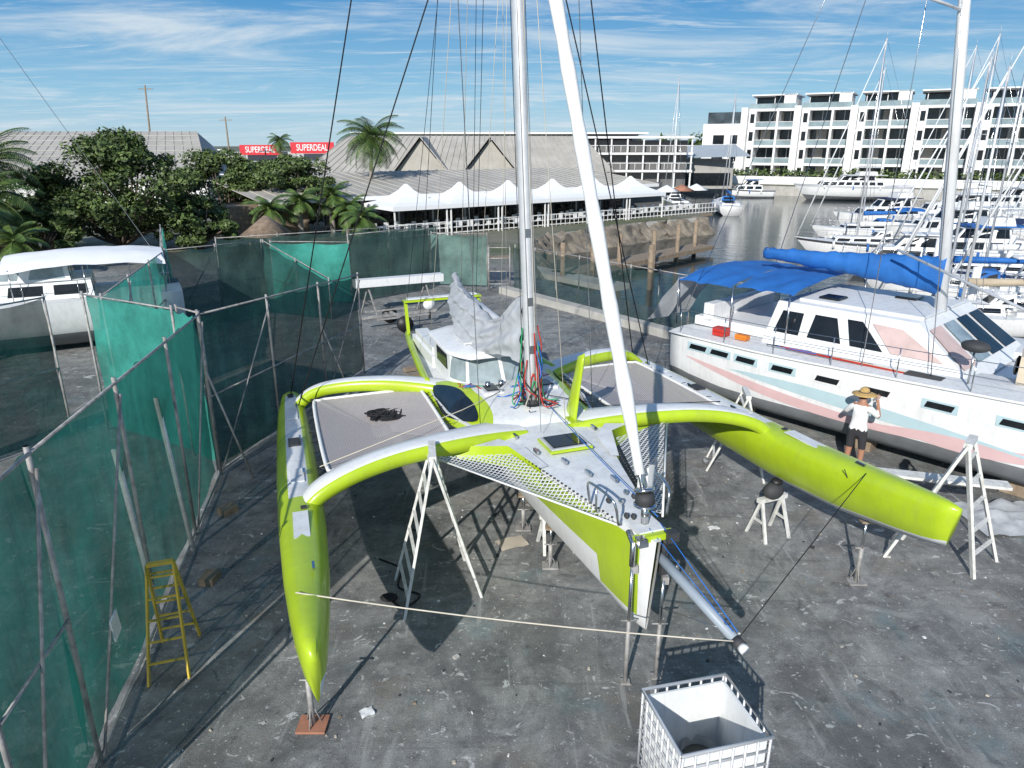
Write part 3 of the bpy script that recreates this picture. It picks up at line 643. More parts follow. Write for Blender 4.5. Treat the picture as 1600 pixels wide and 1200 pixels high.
# ------------------------------------------------------------ generic boats
def hullshape(mb,Ln,B,fb,dr,top,bot,deck,sheer=.35,n=18,stripe=None,transom=.75):
    rings=[];info=[]
    for i in range(n+1):
        t=i/n; x=-Ln/2+Ln*t
        b_=B/2*min(1,transom+.6*t)*(1-max(0,(t-.4)/.6)**2.3)+.015
        zd=fb+sheer*max(0,t-.25)**2*1.7
        info.append((x,b_,zd)); ring=[]
        us=[0,.12,.3,.5,.62,.78,.92,1]
        for s_ in(1,-1):
            seq=us if s_==1 else list(reversed(us[:-1]))
            for u in seq:
                z=lerp(zd,-dr*(1-.6*t**3),u); y=s_*b_*max(0,(1-u**3.2))**.6*(1-.12*u)
                ring.append((x-(.14*Ln*u*t**5),y,z))
        rings.append(ring)
    def fm(i,j):
        k=min(j,13-j)
        if k==0 and stripe: return stripe
        return top if k<4 else bot
    mb.loft(rings,top,fm=fm,capa=top)
    mb.grid(lambda u,v:(lambda q:(q[0],(2*v-1)*q[1],q[2]+.06*(1-(2*v-1)**2)))(info[min(n,round(u*n))]),n,4,deck)
    return info
def cabin(mb,x0,x1,w_,z0,h,m,win=DGLASS,rake=.5,y0=0,winh=.5):
    bot=[(x0,-w_/2),(x1,-w_/2*.72),(x1,w_/2*.72),(x0,w_/2)]
    ins=.1*w_
    top=[(x0+.1*h,-w_/2+ins),(x1-rake*h*1.4,-w_/2*.72+ins),(x1-rake*h*1.4,w_/2*.72-ins),(x0+.1*h,w_/2-ins)]
    B_=[Vector((x,y0+y,z0)) for x,y in bot]; T_=[Vector((x,y0+y,z0+h)) for x,y in top]
    mb.add(B_+T_,[(4,5,6,7),(0,1,5,4),(1,2,6,5),(2,3,7,6),(3,0,4,7)],m)
    for k in range(4):
        p,q,r,s_=B_[k],B_[(k+1)%4],T_[(k+1)%4],T_[k]
        nrm=(q-p).cross(s_-p).normalized()*.012
        ln=(q-p).length; nw=max(1,int(ln/1.1))
        for j in range(nw):
            u0=(j+.12)/nw;u1=(j+.88)/nw; v0=.5-winh*.6;v1=.5+winh*.6
            f=lambda u,v:p.lerp(q,u).lerp(s_.lerp(r,u),v)+nrm
            mb.quad(f(u0,v0),f(u1,v0),f(u1,v1),f(u0,v1),win)
def boat(name,x,y,z,rz,Ln,kind='sail',mast=13,cover=BLUEC,bot=None,stripe=None,bim=None,scale=1,dr=.35,stay=True):
    E=empty(name,(x,y,z),rz); B=Ln*.31; fb=.09*Ln+.15 if kind=='sail' else .1*Ln+.35
    bot=bot or ANTIF
    mb=MB(); hullshape(mb,Ln,B,fb,dr,WHITE,bot,DECKW,stripe=stripe); mb.build('hull',E)
    mb=MB()
    if kind=='sail':
        cabin(mb,-Ln*.12,Ln*.24,B*.58,fb+.04,.42,WHITE,winh=.4); mb.box((-Ln*.3,0,fb+.12),(Ln*.26,B*.6,.22),WHITE); mb.box((-Ln*.3,0,fb+.235),(Ln*.22,B*.36,.02),CHAR)
        cabin(mb,-Ln*.17,-Ln*.04,B*.5,fb+.4,.5,bim or cover,win=DGLASS,winh=.45,rake=.7)
        if bim:
            mb.grid(lambda u,v:(-Ln*.44+Ln*.24*u,(v-.5)*B*.7,fb+1.6+.25*math.sin(math.pi*v)**.6-.1*(2*u-1)**2),8,10,bim)
            for ux in(-.43,-.21):
                for vy in(-.34,.34): mb.tube([(Ln*ux,vy*B,fb),(Ln*ux,vy*B,fb+1.6)],.015,STEEL,4)
    else:
        cabin(mb,-Ln*.25,Ln*.28,B*.75,fb+.03,.75,WHITE,winh=.5); cabin(mb,-Ln*.18,Ln*.12,B*.6,fb+.78,.75,WHITE,winh=.62,rake=.6)
        mb.box((-Ln*.1,0,fb+1.62),(Ln*.34,B*.66,.06),cover if bim is None else bim)
        if Ln>10: mb.box((-Ln*.12,0,fb+1.9),(Ln*.16,B*.45,.5),WHITE,taper=.85); mb.box((-Ln*.13,0,fb+2.75),(Ln*.2,B*.5,.05),WHITE)
        mb.tube([(-Ln*.1,0,fb+1.6),(-Ln*.14,0,fb+3.2)],.03,WHITE,6)
    mb.build('cabin',E)
    mb=MB()
    for s_ in(-1,1):
        ps=[]
        for i in range(9):
            t=.06+.92*i/8; b_=B/2*min(1,.75+.6*t)*(1-max(0,(t-.4)/.6)**2.3)*.95; zz=fb+.35*max(0,t-.25)**2*1.7; p=V(-Ln/2+Ln*t,s_*b_,zz); ps.append(p+V(0,0,.6)); mb.tube([p,p+V(0,0,.6)],.012,STEEL,4)
        mb.tube(ps,.009,STEEL,4); mb.tube([p-V(0,0,.28) for p in ps],.006,STEEL,4)
        for i in(2,4,6): q=ps[i]; mb.tube([q+V(0,s_*.08,-.55),q+V(0,s_*.1,-1.05)],.09,WHITE if i!=4 else BLUEC,8)
    if kind=='sail':
        mx_=Ln*.06
        mb.tube([(mx_,0,fb+.4),(mx_,0,mast)],[.075,.055],SILVER,8); 
        for s_ in(-1,1):
            mb.tube([(mx_-.3,s_*B*.46,fb),(mx_,s_*.55,mast*.58),(mx_,0,mast-.2)],.012,STEEL,4)
        mb.tube([(mx_,-.6,mast*.58),(mx_,.6,mast*.58)],.025,SILVER,5)
        if stay: mb.tube([(Ln*.5-.1,0,fb+.5),(mx_,0,mast-.1)],[.06,.025],WHITE,6)
        mb.tube([(-Ln*.49,0,fb),(mx_,0,mast)],.010,STEEL,4)
        mb.tube([(mx_-.1,0,fb+1.35),(-Ln*.2,0,fb+1.4),(-Ln*.36,0,fb+1.35)],[.2,.15,.07],cover,8)
        mb.tube([(mx_,0,mast),(mx_,0,mast+.5)],.01,SILVER,4)
    mb.build('rig_and_rails',E); return E
# hauled out deck-saloon yacht at left
YC=empty('hauled_out_yacht',(-17.2,22.4,.55),math.radians(208)); mb=MB(); hullshape(mb,12,3.7,1.25,.5,WHITE,ANTIF,DECKW,stripe=None); mb.build('hull',YC)
mb=MB(); cabin(mb,-3.4,3.0,2.7,1.28,.55,WHITE,winh=.45); cabin(mb,-2.8,1.2,2.2,1.83,.5,WHITE,win=WSH,winh=.6,rake=.9)
mb.grid(lambda u,v:(-5.6+4.6*u,(v-.5)*3.0,2.35+.35*math.sin(math.pi*v)**.7-.15*(2*u-1)**2+.06*noise.noise(Vector((u*6,v*6,3)))),16,12,TENT)
for ux in(-5.5,-3.2,-1.2):
    for vy in(-1.4,1.4): mb.tube([(ux,vy,1.2),(ux,vy,2.3)],.016,STEEL,4)
for s_ in(-1,1):
    mb.tube([(-5.7,s_*1.4,1.9),(-2,s_*1.75,1.9),(2,s_*1.6,1.95),(5.6,s_*.2,2.2)],.012,STEEL,4)
    for x in(-4.5,-3,-1.5,0,1.5,3): mb.tube([(x,s_*1.7*(1-max(0,x/7)**2),1.3),(x,s_*1.7*(1-max(0,x/7)**2),1.92)],.010,STEEL,4)
mb.tube([(.8,0,1.8),(.8,0,15)],[.09,.07],SILVER,8); mb.tube([(-5.9,0,1.3),(.8,0,15)],.008,STEEL,4)
mb.build('cabin_and_canopy',YC)
mb=MB()
for q in((-16,23.6),(-19,22.0),(-16.5,21.6),(-19.5,20.8)): mb.tube([(q[0],q[1],0),(q[0],q[1],.8)],.12,GALV,8)
mb.build('yacht_cradle')
# ------------------------------------------------------------ CATAMARAN
CA=empty('catamaran',(4.0,18.0,0),math.radians(-48))
mb=MB()
def cathull(yc):
    Lc=13.5; rings=[]; n=40
    for i in range(n+1):
        t=i/n; x=Lc*t
        b_=.78*min(1,.72+1.4*t)*(1-max(0,(t-.55)/.45)**2.2)+.02
        if t<.03: b_*=.9
        zs=1.88+.45*t**1.6; zk=.3+.35*max(0,(t-.7)/.3)**2+ .25*max(0,(.12-t)/.12)
        sec=[(1,1),(1.0,.93),(1.0,.86),(.99,.76),(.97,.66),(.95,.55),(.92,.42),(.87,.28),(.75,.14),(.5,.04),(0,0)]
        ring=[(x+.35*(1-v)*-(t>.9)*(t-.9)*10 if t>.9 else x,yc-a*b_,lerp(zk,zs,v)) for a,v in sec]+[(x,yc+a*b_,lerp(zk,zs,v)) for a,v in reversed(sec[:-1])]
        rings.append(ring)
    def fm(i,j):
        k=min(j,19-j); return ANTIF if k>=7 else WHITE
    mb.loft(rings,WHITE,fm=fm,capa=WHITE)
    mb.grid(lambda u,v:(Lc*u,yc+(2*v-1)*(.78*min(1,.72+1.4*u)*(1-max(0,(u-.55)/.45)**2.2)+.02),1.88+.45*u**1.6+.04*(1-(2*v-1)**2)),40,4,DECKW)
cathull(.78); cathull(4.7)
mb.box((5.6,2.75,1.62),(8.8,3.2,.6),WHITE); 
mb.build('hulls',CA)
def hb(x):
    t=x/13.5; return .78*min(1,.72+1.4*t)*(1-max(0,(t-.55)/.45)**2.2)+.02
def side(x,z):
    zs=1.88+.45*(x/13.5)**1.6; v=(z-.3)/(zs-.3); sec=[(1,1),(1.0,.93),(1.0,.86),(.99,.76),(.97,.66),(.95,.55),(.92,.42),(.87,.28),(.75,.14),(.5,.04),(0,0)]
    a=1
    for (a0,v0),(a1,v1) in zip(sec,sec[1:]):
        if v1<=v<=v0: a=lerp(a0,a1,(v0-v)/(v0-v1))
    return a*hb(x)
def patch(mb,x0,x1,lo_,hi_,m,off,n=50):
    mb.grid(lambda u,v:(lambda x,z:(x,.78-side(x,z)-off,z))(lerp(x0,x1,u),lerp(lo_(u),hi_(u),v)),n,5,m)
mb=MB()
patch(mb,.6,8.3,lambda u:1.32-.52*math.sin(math.pi*u**.9)*(.75+.25*u)-.25*u,lambda u:1.34-.28*math.sin(math.pi*u**1.3)-.22*u,PINK,.006)
patch(mb,1.9,8.6,lambda u:1.30-.30*u-.12*math.sin(math.pi*u),lambda u:1.30-.30*u+.17*math.sin(math.pi*u**.8),LBLUE,.008)
patch(mb,5.6,8.5,lambda u:.93-.16*math.sin(math.pi*u)-.0*u,lambda u:.93+.14*math.sin(math.pi*u),PINK,.011,24)
for x in(.95,1.6,2.35,3.3,4.35,5.4,6.6,7.9):
    mb.grid(lambda u,v:(lambda xx,zz:(xx,.78-side(xx,zz)-.016,zz))(x-.25+.5*u+.05*(v-.5),1.56+.13*v+.0),6,2,DGLASS)
    patch(mb,x-.33,x+.33,lambda u:1.52,lambda u:1.73,LBLUE if x not in(4.35,5.4) else WHITE,.010,6)
mb.tube([(x,.78-hb(x)-.01,1.86+.45*(x/13.5)**1.6) for x in [i*.5 for i in range(26)]],.03,WHITE,6)
mb.build('hull_graphics',CA)
mb=MB()
def cr_(x0,x1,y0,y1,z0,z1,ri,fr,ar):
    B_=[V(x0,y0,z0),V(x1,y0,z0),V(x1,y1,z0),V(x0,y1,z0)];T_=[V(x0+ar,y0+ri,z1),V(x1-fr,y0+ri,z1),V(x1-fr,y1-ri,z1),V(x0+ar,y1-ri,z1)]
    mb.add(B_+T_,[(4,5,6,7),(0,1,5,4),(1,2,6,5),(2,3,7,6),(3,0,4,7)],WHITE); return B_,T_
B_,T_=cr_(2.3,6.9,.72,4.7,1.95,2.95,.35,1.3,.15)
def win(a,b_,c,d,poly,m=DGLASS):
    nrm=(b_-a).cross(d-a).normalized()*.03; f=lambda u,v:a.lerp(b_,u).lerp(d.lerp(c,u),v)+nrm
    mb.add([f(*p) for p in poly],[tuple(range(len(poly)))],m)
PKC=mat('window_cover_pink',(.55,.42,.4),.8)
win(B_[0],B_[1],T_[1],T_[0],[(.05,.3),(.20,.3),(.22,.8),(.07,.8)]); win(B_[0],B_[1],T_[1],T_[0],[(.25,.3),(.44,.3),(.45,.82),(.30,.82)]);win(B_[0],B_[1],T_[1],T_[0],[(.49,.3),(.66,.3),(.62,.84),(.52,.84)])
win(B_[0],B_[1],T_[1],T_[0],[(.70,.3),(.95,.3),(.86,.82),(.68,.84)],PKC)
for k in range(4): win(B_[1],B_[2],T_[2],T_[1],[(.04+.24*k,.2),(.24+.24*k,.2),(.235+.24*k,.85),(.05+.24*k,.85)],[PKC,WSH,DGLASS,DGLASS][k])
mb.box((4.2,2.7,2.98),(2.8,2.6,.08),DECKW); mb.box((3.4,1.9,3.05),(.5,.5,.06),DGLASS); mb.box((4.6,3.3,3.05),(.5,.5,.06),DGLASS)
mb.box((1.2,2.75,2.05),(2.2,3.2,.25),WHITE); mb.box((.5,2.75,2.3),(.3,3.2,.5),WHITE)
mb.build('coachroof',CA,bevel=.03)
mb=MB()
def bi(x0,x1,y0,y1,z):
    mb.grid(lambda u,v:(lerp(x0,x1,u),lerp(y0,y1,v),z+.22*math.sin(math.pi*v)**.7-.05*math.cos(u*6.3*2)*.3+.05*noise.noise(Vector((u*6,v*6,2)))),18,18,BLUEC)
bi(-.2,1.35,.7,5.0,3.15); bi(1.5,3.0,.7,4.9,3.2)
for y in(.7,1.6): mb.grid(lambda u,v:(-.2-.55*(1-v)+.15*u,y-.5*(1-v)+.7*u+.06*math.sin(v*9+u*7),2.05+1.15*v),12,12,SAILG)
for x in(-.2,1.4,2.9):
    for y in(.75,4.95): mb.tube([(x,y,1.95),(x,y,3.2)],.02,STEEL,6)
mb.build('bimini',CA)
mb=MB()
mr_=lambda z:V(5.5-.105*(z-3.0),2.65,z)
mb.tube([mr_(2.95),mr_(17)],[.13,.10],WHITE,12)
mb.tube([mr_(3.75),mr_(3.75)+V(-4.3,0,.1)],.08,SILVER,8)
n=40
rg=[]
for i in range(n+1):
    t=i/n; c=mr_(3.85)+V(.05-4.35*t,0,.05*t+.0); hh=lerp(.46,.13,t**.7)+.05*noise.noise(Vector((i*.5,0,0))); ww=lerp(.2,.13,t)
    rg.append([(c.x,c.y+ww*math.cos(a)+.05*noise.noise(Vector((i*.6,a,2))),c.z-.1+hh*math.sin(a)+.05*noise.noise(Vector((i*.6,a,5)))) for a in [k*math.pi/6 for k in range(12)]])
mb.loft(rg,BLUEC,closed=True,capa=BLUEC,capb=BLUEC)
mb.tube([mr_(9.1),mr_(9.1)+V(-.2,-1.4,.1)],.03,SILVER,6); mb.tube([mr_(9.6),mr_(9.6)+V(.55,0,0)],.03,SILVER,6)
for (x,y) in((4.9,.3),(4.9,5.1),(6.2,.5),(0,.6),(0,4.9)): mb.tube([(x,y,2.0),mr_(15.5)],.010,STEEL,4)
mb.tube([(12.5,2.7,2.2),mr_(15)],.05,WHITE,6)
mb.tube([(11,.8,2.3),(4.6,2.0,4.3)],.03,SILVER,6)
mb.build('mast_and_boom',CA)
mb=MB()
pts=[]
for i in range(10):
    x=.3+i*1.35; p=V(x,.78-hb(x)+.06,1.88+.45*(x/13.5)**1.6); pts.append(p+V(0,0,.62)); mb.tube([p,p+V(0,0,.62)],.014,STEEL,5)
mb.tube(pts,.008,STEEL,4); mb.tube([p-V(0,0,.3) for p in pts],.006,STEEL,4)
mb.box((7.7,1.4,2.38),(.5,.75,.55),BEIGE,rz=.2); mb.tube([(7.44,1.3,2.4),(7.42,1.3,2.4)],.2,CHAR,12)
mb.tube([(6.9,.35,2.1),(6.9,.35,2.75)],.02,STEEL,6); mb.ball((6.9,.35,2.85),(.26,.2,.12),CHAR)
mb.box((1.3,.55,2.05),(.35,.25,.2),mat('red_can',(.5,.03,.02),.5)); mb.box((1.9,.55,2.02),(.3,.2,.12),mat('orange_can',(.7,.2,.02),.5)); mb.box((6.1,.45,2.03),(.7,.3,.05),CHAR)
for k in range(6): mb.tube([(8.4+.06*k,1.1,2.1),(8.4+.06*k,1.9,2.1)],.03,mat('grey_hose',(.4,.4,.4),.6),6)
for k in range(4):
    mb.tube(curve([(2.2+random.uniform(0,5),.4+random.uniform(-.1,.1),2.02+random.uniform(0,.03)) for _ in range(5)],4),.012,[ROPEW,ROPEBL,ROPER,ROPEB][k],4)
mb.ball((9.0,2.6,2.35),(.5,.35,.15),ROPEBL)
mb.build('deck_gear',CA)
mb=MB()
for x in(2,5,8,11):
    for y in(.78,4.7): mb.box((x,y,.16),(.5,.35,.3),WOOD)
mb.build('keel_blocks',CA)

# ------------------------------------------------------------ PERSON
PE=empty('person',(7.12,13.55,0),math.radians(-42))
def skinned(name,vs,es,rs,par,sub=2,root=0):
    me=bpy.data.meshes.new(name); me.from_pydata(vs,es,[]); o=bpy.data.objects.new(name,me); COL.objects.link(o)
    m=o.modifiers.new('s','SKIN'); sv=me.skin_vertices[0].data
    for i,r in enumerate(rs): sv[i].radius=(r,r) if not isinstance(r,tuple) else r
    sv[root].use_root=True
    o.modifiers.new('d','SUBSURF').levels=sub
    dg=bpy.context.evaluated_depsgraph_get(); m2=bpy.data.meshes.new_from_object(o.evaluated_get(dg)); 
    bpy.data.objects.remove(o); o=bpy.data.objects.new(name,m2); COL.objects.link(o); o.parent=par
    for p in m2.polygons: p.use_smooth=True
    return o
vs=[(0,0,.95),(0,0,1.12),(0,.02,1.32),(0,.02,1.46),(0,.04,1.55),(0,.06,1.66),
 (.11,0,.88),(.13,.02,.50),(.14,-.02,.09),(.14,.11,.04),
 (-.11,0,.88),(-.12,.01,.50),(-.13,-.03,.09),(-.13,.10,.04),
 (.19,.02,1.42),(.32,.12,1.26),(.20,.36,1.48),(.17,.42,1.54),
 (-.19,.02,1.42),(-.33,.10,1.24),(-.17,.34,1.45),(-.13,.40,1.52)]
es=[(0,1),(1,2),(2,3),(3,4),(4,5),(0,6),(6,7),(7,8),(8,9),(0,10),(10,11),(11,12),(12,13),(3,14),(14,15),(15,16),(16,17),(3,18),(18,19),(19,20),(20,21)]
rs=[(.17,.12),(.155,.11),(.18,.125),(.13,.09),.06,.085,.105,.068,.045,.04,.105,.068,.045,.04,.075,.05,.034,.035,.075,.05,.034,.035]
bd=skinned('body',vs,es,rs,PE)
for m in(SKIN,SHIRT,SHORT,BLACK): bd.data.materials.append(m)
for p in bd.data.polygons:
    c=p.center; k=0
    if c.z<.12: k=3
    elif .56<c.z<.98 and c.y<.2: k=2
    elif .98<=c.z<1.49 and (abs(c.x)<.2 or (c-Vector((.19 if c.x>0 else -.19,.02,1.42))).length<.2): k=1
    p.material_index=k
for sx in(1,-1):
    h0=Vector(vs[17 if sx>0 else 21]); mb=MB()
    for k in range(4):
        off=(k-1.5)*.02; ln=(.06,.075,.07,.055)[k]
        mb.tube([h0+V(off,.0,.02),h0+V(off*1.1,.035,.02+ln*.6),h0+V(off*1.1,.05,.02+ln*1.1)],[.009,.008,.006],SKIN,6)
    mb.tube([h0+V(-sx*.03,0,0),h0+V(-sx*.06,.03,.03)],[.011,.008],SKIN,6); mb.build('fingers',PE)
mb=MB(); mb.ball((0,.06,1.68),(.078,.095,.115),SKIN,14,10); mb.ball((0,.155,1.665),(.012,.018,.02),SKIN,6,5); mb.ball((.08,.06,1.67),(.012,.02,.03),SKIN,6,5); mb.ball((-.08,.06,1.67),(.012,.02,.03),SKIN,6,5)
for s_ in(-1,1): mb.ball((s_*.03,.145,1.695),(.012,.008,.008),HAIR,6,5)
mb.ball((0,.148,1.63),(.022,.008,.006),ROPER,6,5); mb.ball((0,.035,1.70),(.083,.09,.105),HAIR,12,8); mb.build('head',PE)
mb=MB(); prof=[(.0,1.86),(.05,1.855),(.085,1.82),(.095,1.76),(.11,1.745),(.17,1.735),(.235,1.715),(.235,1.708),(.1,1.735)]
rg=[[(r*math.cos(a),.05+r*math.sin(a),z) for a in [k*math.pi/10 for k in range(20)]] for r,z in prof]
mb.loft(rg,STRAW,closed=True); mb.tube([(.1*math.cos(k*.3142),.05+.1*math.sin(k*.3142),1.765) for k in range(21)],.012,BARK,5,caps=False); mb.build('straw_hat',PE)

# ------------------------------------------------------------ trees
def leafmass(mb,blobs,n,size,rn,mats=LF):
    for (c,r) in blobs:
        for _ in range(n):
            d=Vector((rn.gauss(0,1),rn.gauss(0,1),rn.gauss(0,1))).normalized(); rad=rn.uniform(.5,1.15)**.7
            p=Vector((c[0]+d.x*r[0]*rad,c[1]+d.y*r[1]*rad,c[2]+d.z*r[2]*rad))
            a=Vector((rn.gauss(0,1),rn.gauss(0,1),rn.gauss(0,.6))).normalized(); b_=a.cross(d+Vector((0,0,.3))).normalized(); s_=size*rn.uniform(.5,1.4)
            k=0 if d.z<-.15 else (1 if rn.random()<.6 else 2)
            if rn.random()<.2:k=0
            mb.add([p-a*s_,p+b_*s_*.5,p+a*s_,p-b_*s_*.5],[(0,1,2,3)],mats[k])
def tree(x,y,h,rx,ry,base=1.2,seed=1,nb=26,name='broadleaf_tree',n=300,size=.14):
    rn=random.Random(seed); E=empty(name,(x,y,0)); mb=MB()
    blobs=[]
    for i in range(nb):
        a=rn.uniform(0,6.28); q=rn.random()**.5; zz=rn.uniform(0,1)
        sh=math.sin(math.pi*min(1,.2+zz*.78))**.6
        cx,cy=q*rx*sh*math.cos(a),q*ry*sh*math.sin(a); s_=rn.uniform(.10,.24)
        blobs.append(((cx,cy,lerp(base+.4,h-.5,zz)),(rx*s_,ry*s_,(h-base)*s_*.55)))
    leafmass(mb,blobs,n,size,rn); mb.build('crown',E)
    mb=MB(); mb.tube([(0,0,0),(.1,0,base),(0,.1,h*.6)],[.3,.22,.1],BARK,8)
    for c,r in blobs[:22]: mb.tube(curve([(0,0,base*.5),(c[0]*.4,c[1]*.4,base+.5),c],4),[.12-.01*i for i in range(9)],BARK,5)
    mb.build('trunk',E)
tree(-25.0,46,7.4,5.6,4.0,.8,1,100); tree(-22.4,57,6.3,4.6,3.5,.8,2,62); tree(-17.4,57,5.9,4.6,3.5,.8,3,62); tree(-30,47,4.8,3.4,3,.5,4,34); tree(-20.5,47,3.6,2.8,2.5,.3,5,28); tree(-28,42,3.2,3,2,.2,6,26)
def palm(x,y,h,fr,seed=1,nf=24,lean=.3):
    rn=random.Random(seed); E=empty('palm_tree',(x,y,0)); mb=MB(); mb.tube(curve([(0,0,0),(lean*.3,0,h*.5),(lean,0,h)],6),[lerp(.24,.14,i/12) for i in range(13)],PALMB,9)
    mb.ball((lean,0,h-.1),(.24,.24,.5),PLF[1]); mb.build('trunk',E); mb=MB()
    for k in range(nf):
        a=k*2.399+rn.uniform(-.2,.2); el=lerp(1.3,-.5,k/nf); L_=fr*rn.uniform(.85,1.1); pts=[];p=V(lean,0,h+.1)
        for i in range(9):
            e=el-i*.17; p=p+V(math.cos(a)*math.cos(e),math.sin(a)*math.cos(e),math.sin(e))*L_/9; pts.append(p.copy())
        mb.tube(pts,[.03-.003*i for i in range(9)],PLF[1],4)
        for i in range(8):
            for j in range(3):
                q=pts[i].lerp(pts[i+1],j/3); d=(pts[i+1]-pts[i]).normalized(); sd=d.cross(V(0,0,1)).normalized(); ll=fr*.24*math.sin(math.pi*min(1,(i+j/3+1.5)/10))+.08
                for s_ in(-1,1):
                    t=q+sd*s_*ll+d*ll*.5-V(0,0,ll*.45); mb.add([q-d*.04,q+d*.05,t],[(0,1,2)],PLF[rn.random()<.35])
    mb.build('fronds',E)
palm(-12.3,64,7.0,3.2,1,40); palm(-30.8,43,5.4,3.4,2,34); palm(-29.0,40,3.6,2.8,3,28); palm(-27.5,36,3.0,2.4,9)
for i,(x,y,h) in enumerate(((-15.2,52,2.6),(-13.4,54,2.9),(-12,53,2.0),(-16.8,50,2.2),(-25,36,1.8),(-10.5,50,1.6))): palm(x,y,h,1.9,10+i,18,.1)
palm(-40,128,7,2.6,31)
for x,y,s_ in((-26.6,37,1.5),(-15.3,45,1.3)):
    E=empty('thatched_hut',(x,y,0)); mb=MB(); TH=mat('thatch',(.2,.15,.11),.95,var=.35,scale=4,bump=.6,bscale=10)
    mb.tube([(0,0,1.3*s_*.7),(0,0,2.6*s_*.7)],[1.6*s_*.8,.1],TH,16)
    for a in range(4): mb.tube([(1.1*math.cos(a*1.57),1.1*math.sin(a*1.57),0),(1.1*math.cos(a*1.57),1.1*math.sin(a*1.57),1.5)],.08,WOOD,6)
    mb.build('roof_and_posts',E)
mb=MB(); rn=random.Random(5)
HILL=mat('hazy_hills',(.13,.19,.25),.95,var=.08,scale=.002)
for (d,h0,x0,x1,sd) in((1900,38,-500,2600,3),(2600,60,100,1800,9)):
    n=140; rg=[[],[]]
    for i in range(n+1):
        x=lerp(x0,x1,i/n); hh=h0*(.35+.9*abs(noise.noise(Vector((x*.0016,sd,0))))+.12*noise.noise(Vector((x*.01,sd,0))))*math.sin(math.pi*i/n)**.4
        rg[0].append((x,d,0)); rg[1].append((x,d+150,max(1,hh)))
    mb.loft(rg,HILL)
mb.build('hills')
mb=MB()
bl=[]
for i in range(150):
    x=rn.uniform(-190,60); y=rn.uniform(175,215); bl.append(((x,y,rn.uniform(1.5,3.4)),(rn.uniform(3,6),2.5,rn.uniform(1.5,3.2))))
for i in range(26):
    x=rn.uniform(22,60); y=rn.uniform(165,185); bl.append(((x,y,rn.uniform(3,7)),(rn.uniform(2,4),2,rn.uniform(2,3.5))))
leafmass(mb,bl,90,.75,rn); mb.build('distant_tree_line')

# ------------------------------------------------------------ buildings
def ribroof(mb,a,b_,c,d,m,n=40):
    a,b_,c,d=map(Vector,(a,b_,c,d)); mb.quad(a,b_,c,d,m); nrm=(b_-a).cross(d-a).normalized()
    if nrm.z<0:nrm=-nrm
    for i in range(n+1):
        t=i/n; mb.bar(a.lerp(b_,t)+nrm*.03,d.lerp(c,t)+nrm*.03,.09,.06,m)
WH=empty('warehouse'); mb=MB()
ribroof(mb,(-110,84,2.6),(-34.5,84,2.6),(-43.5,104,8.3),(-110,104,8.3),ROOFB,60)
for i in range(1,9): mb.bar((-110,84+20*i/9,2.66+5.7*i/9),(-34.5-9*i/9,84+20*i/9,2.66+5.7*i/9),.12,.1,ROOFG)
mb.quad((-110,84.5,0),(-35,84.5,0),(-35,84.5,2.6),(-110,84.5,2.6),WALLW); mb.quad((-34.6,84.2,0),(-34.6,104,0),(-43.5,104,8.2),(-34.6,84.2,2.5),ROOFG)
mb.build('roof_and_walls',WH)
def sign(name,x,y,z,w_,h_,txt,m,tm,rz=0,size=1.):
    E=empty(name,(x,y,0),rz); mb=MB(); mb.box((0,0,z),(w_,.25,h_),m)
    for s_ in(-1,1): mb.box((s_*w_*.4,.2,z/2),(.2,.2,z),GALV)
    mb.build('panel',E)
    cu=bpy.data.curves.new('lettering','FONT'); cu.body=txt; cu.size=size; cu.align_x='CENTER'; cu.align_y='CENTER'; cu.extrude=.02; cu.offset=.02
    t=bpy.data.objects.new('lettering',cu); COL.objects.link(t); t.parent=E; t.location=(0,-.16,z); t.rotation_euler=(math.pi/2,0,0); cu.materials.append(tm)
    t.scale=(w_*.86/ (len(txt)*size*.68),1,1)
sign('shop_sign',-50.5,150,5.6,8.2,1.9,'SUPERDEAL',REDS,WHITE,0,1.6); sign('shop_sign',-39.5,148,6.0,8.6,2.1,'SUPERDEAL',REDS,WHITE,0,1.7)
sign('shop_sign',-59.3,146,5.0,7,1.5,'OFFERINGS',WHITE,CHAR,0,1.3)
mb=MB(); mb.box((-45,156,2.6),(30,8,5.2),mat('grey_shed_wall',(.45,.46,.47),.7)); mb.box((-44,151.9,2.2),(4.5,.2,2.2),WHITE); mb.box((-52,151.9,2.2),(3,.2,2.2),DGLASS); mb.build('shop_building')
for x,y,h,ln in((-53,140,11.5,0),(-62,128,16,.1)):
    mb=MB(); mb.tube([(x,y,0),(x+ln*8,y,h)],[.2,.12],WOOD,6); mb.bar((x-1.2+ln*8,y,h-.6),(x+1.2+ln*8,y,h-.6),.12,.12,WOOD); mb.build('power_pole')
BR=empty('gabled_hall',(0,0,0)); mb=MB()
ribroof(mb,(-24,84,3.4),(12.5,90,3.4),(9.0,97,7.6),(-20,92,7.6),ROOFB,44)
for gx in(-10.5,-2.5):
    for s_ in(-1,1): mb.quad((gx,85.4,7.4),(gx+s_*3.2,85.0,3.5),(gx+s_*3.2,93,3.5),(gx,94,7.4),ROOFG)
    mb.add([(gx-3.0,85.7,3.5),(gx+3.0,85.7,3.5),(gx,85.7,7.1)],[(0,1,2)],ROOFB)
    mb.bar((gx,85.2,7.5),(gx+3.3,84.9,3.5),.2,.12,ROOFG); mb.bar((gx,85.2,7.5),(gx-3.3,84.9,3.5),.2,.12,ROOFG)
mb.quad((-23,85,0),(12,91,0),(12,91,3.4),(-23,85,3.4),WALLW); mb.box((-24,100,2.2),(14,10,4.4),WALLW); mb.box((-31,92,1.6),(9,6,3.2),WALLW)
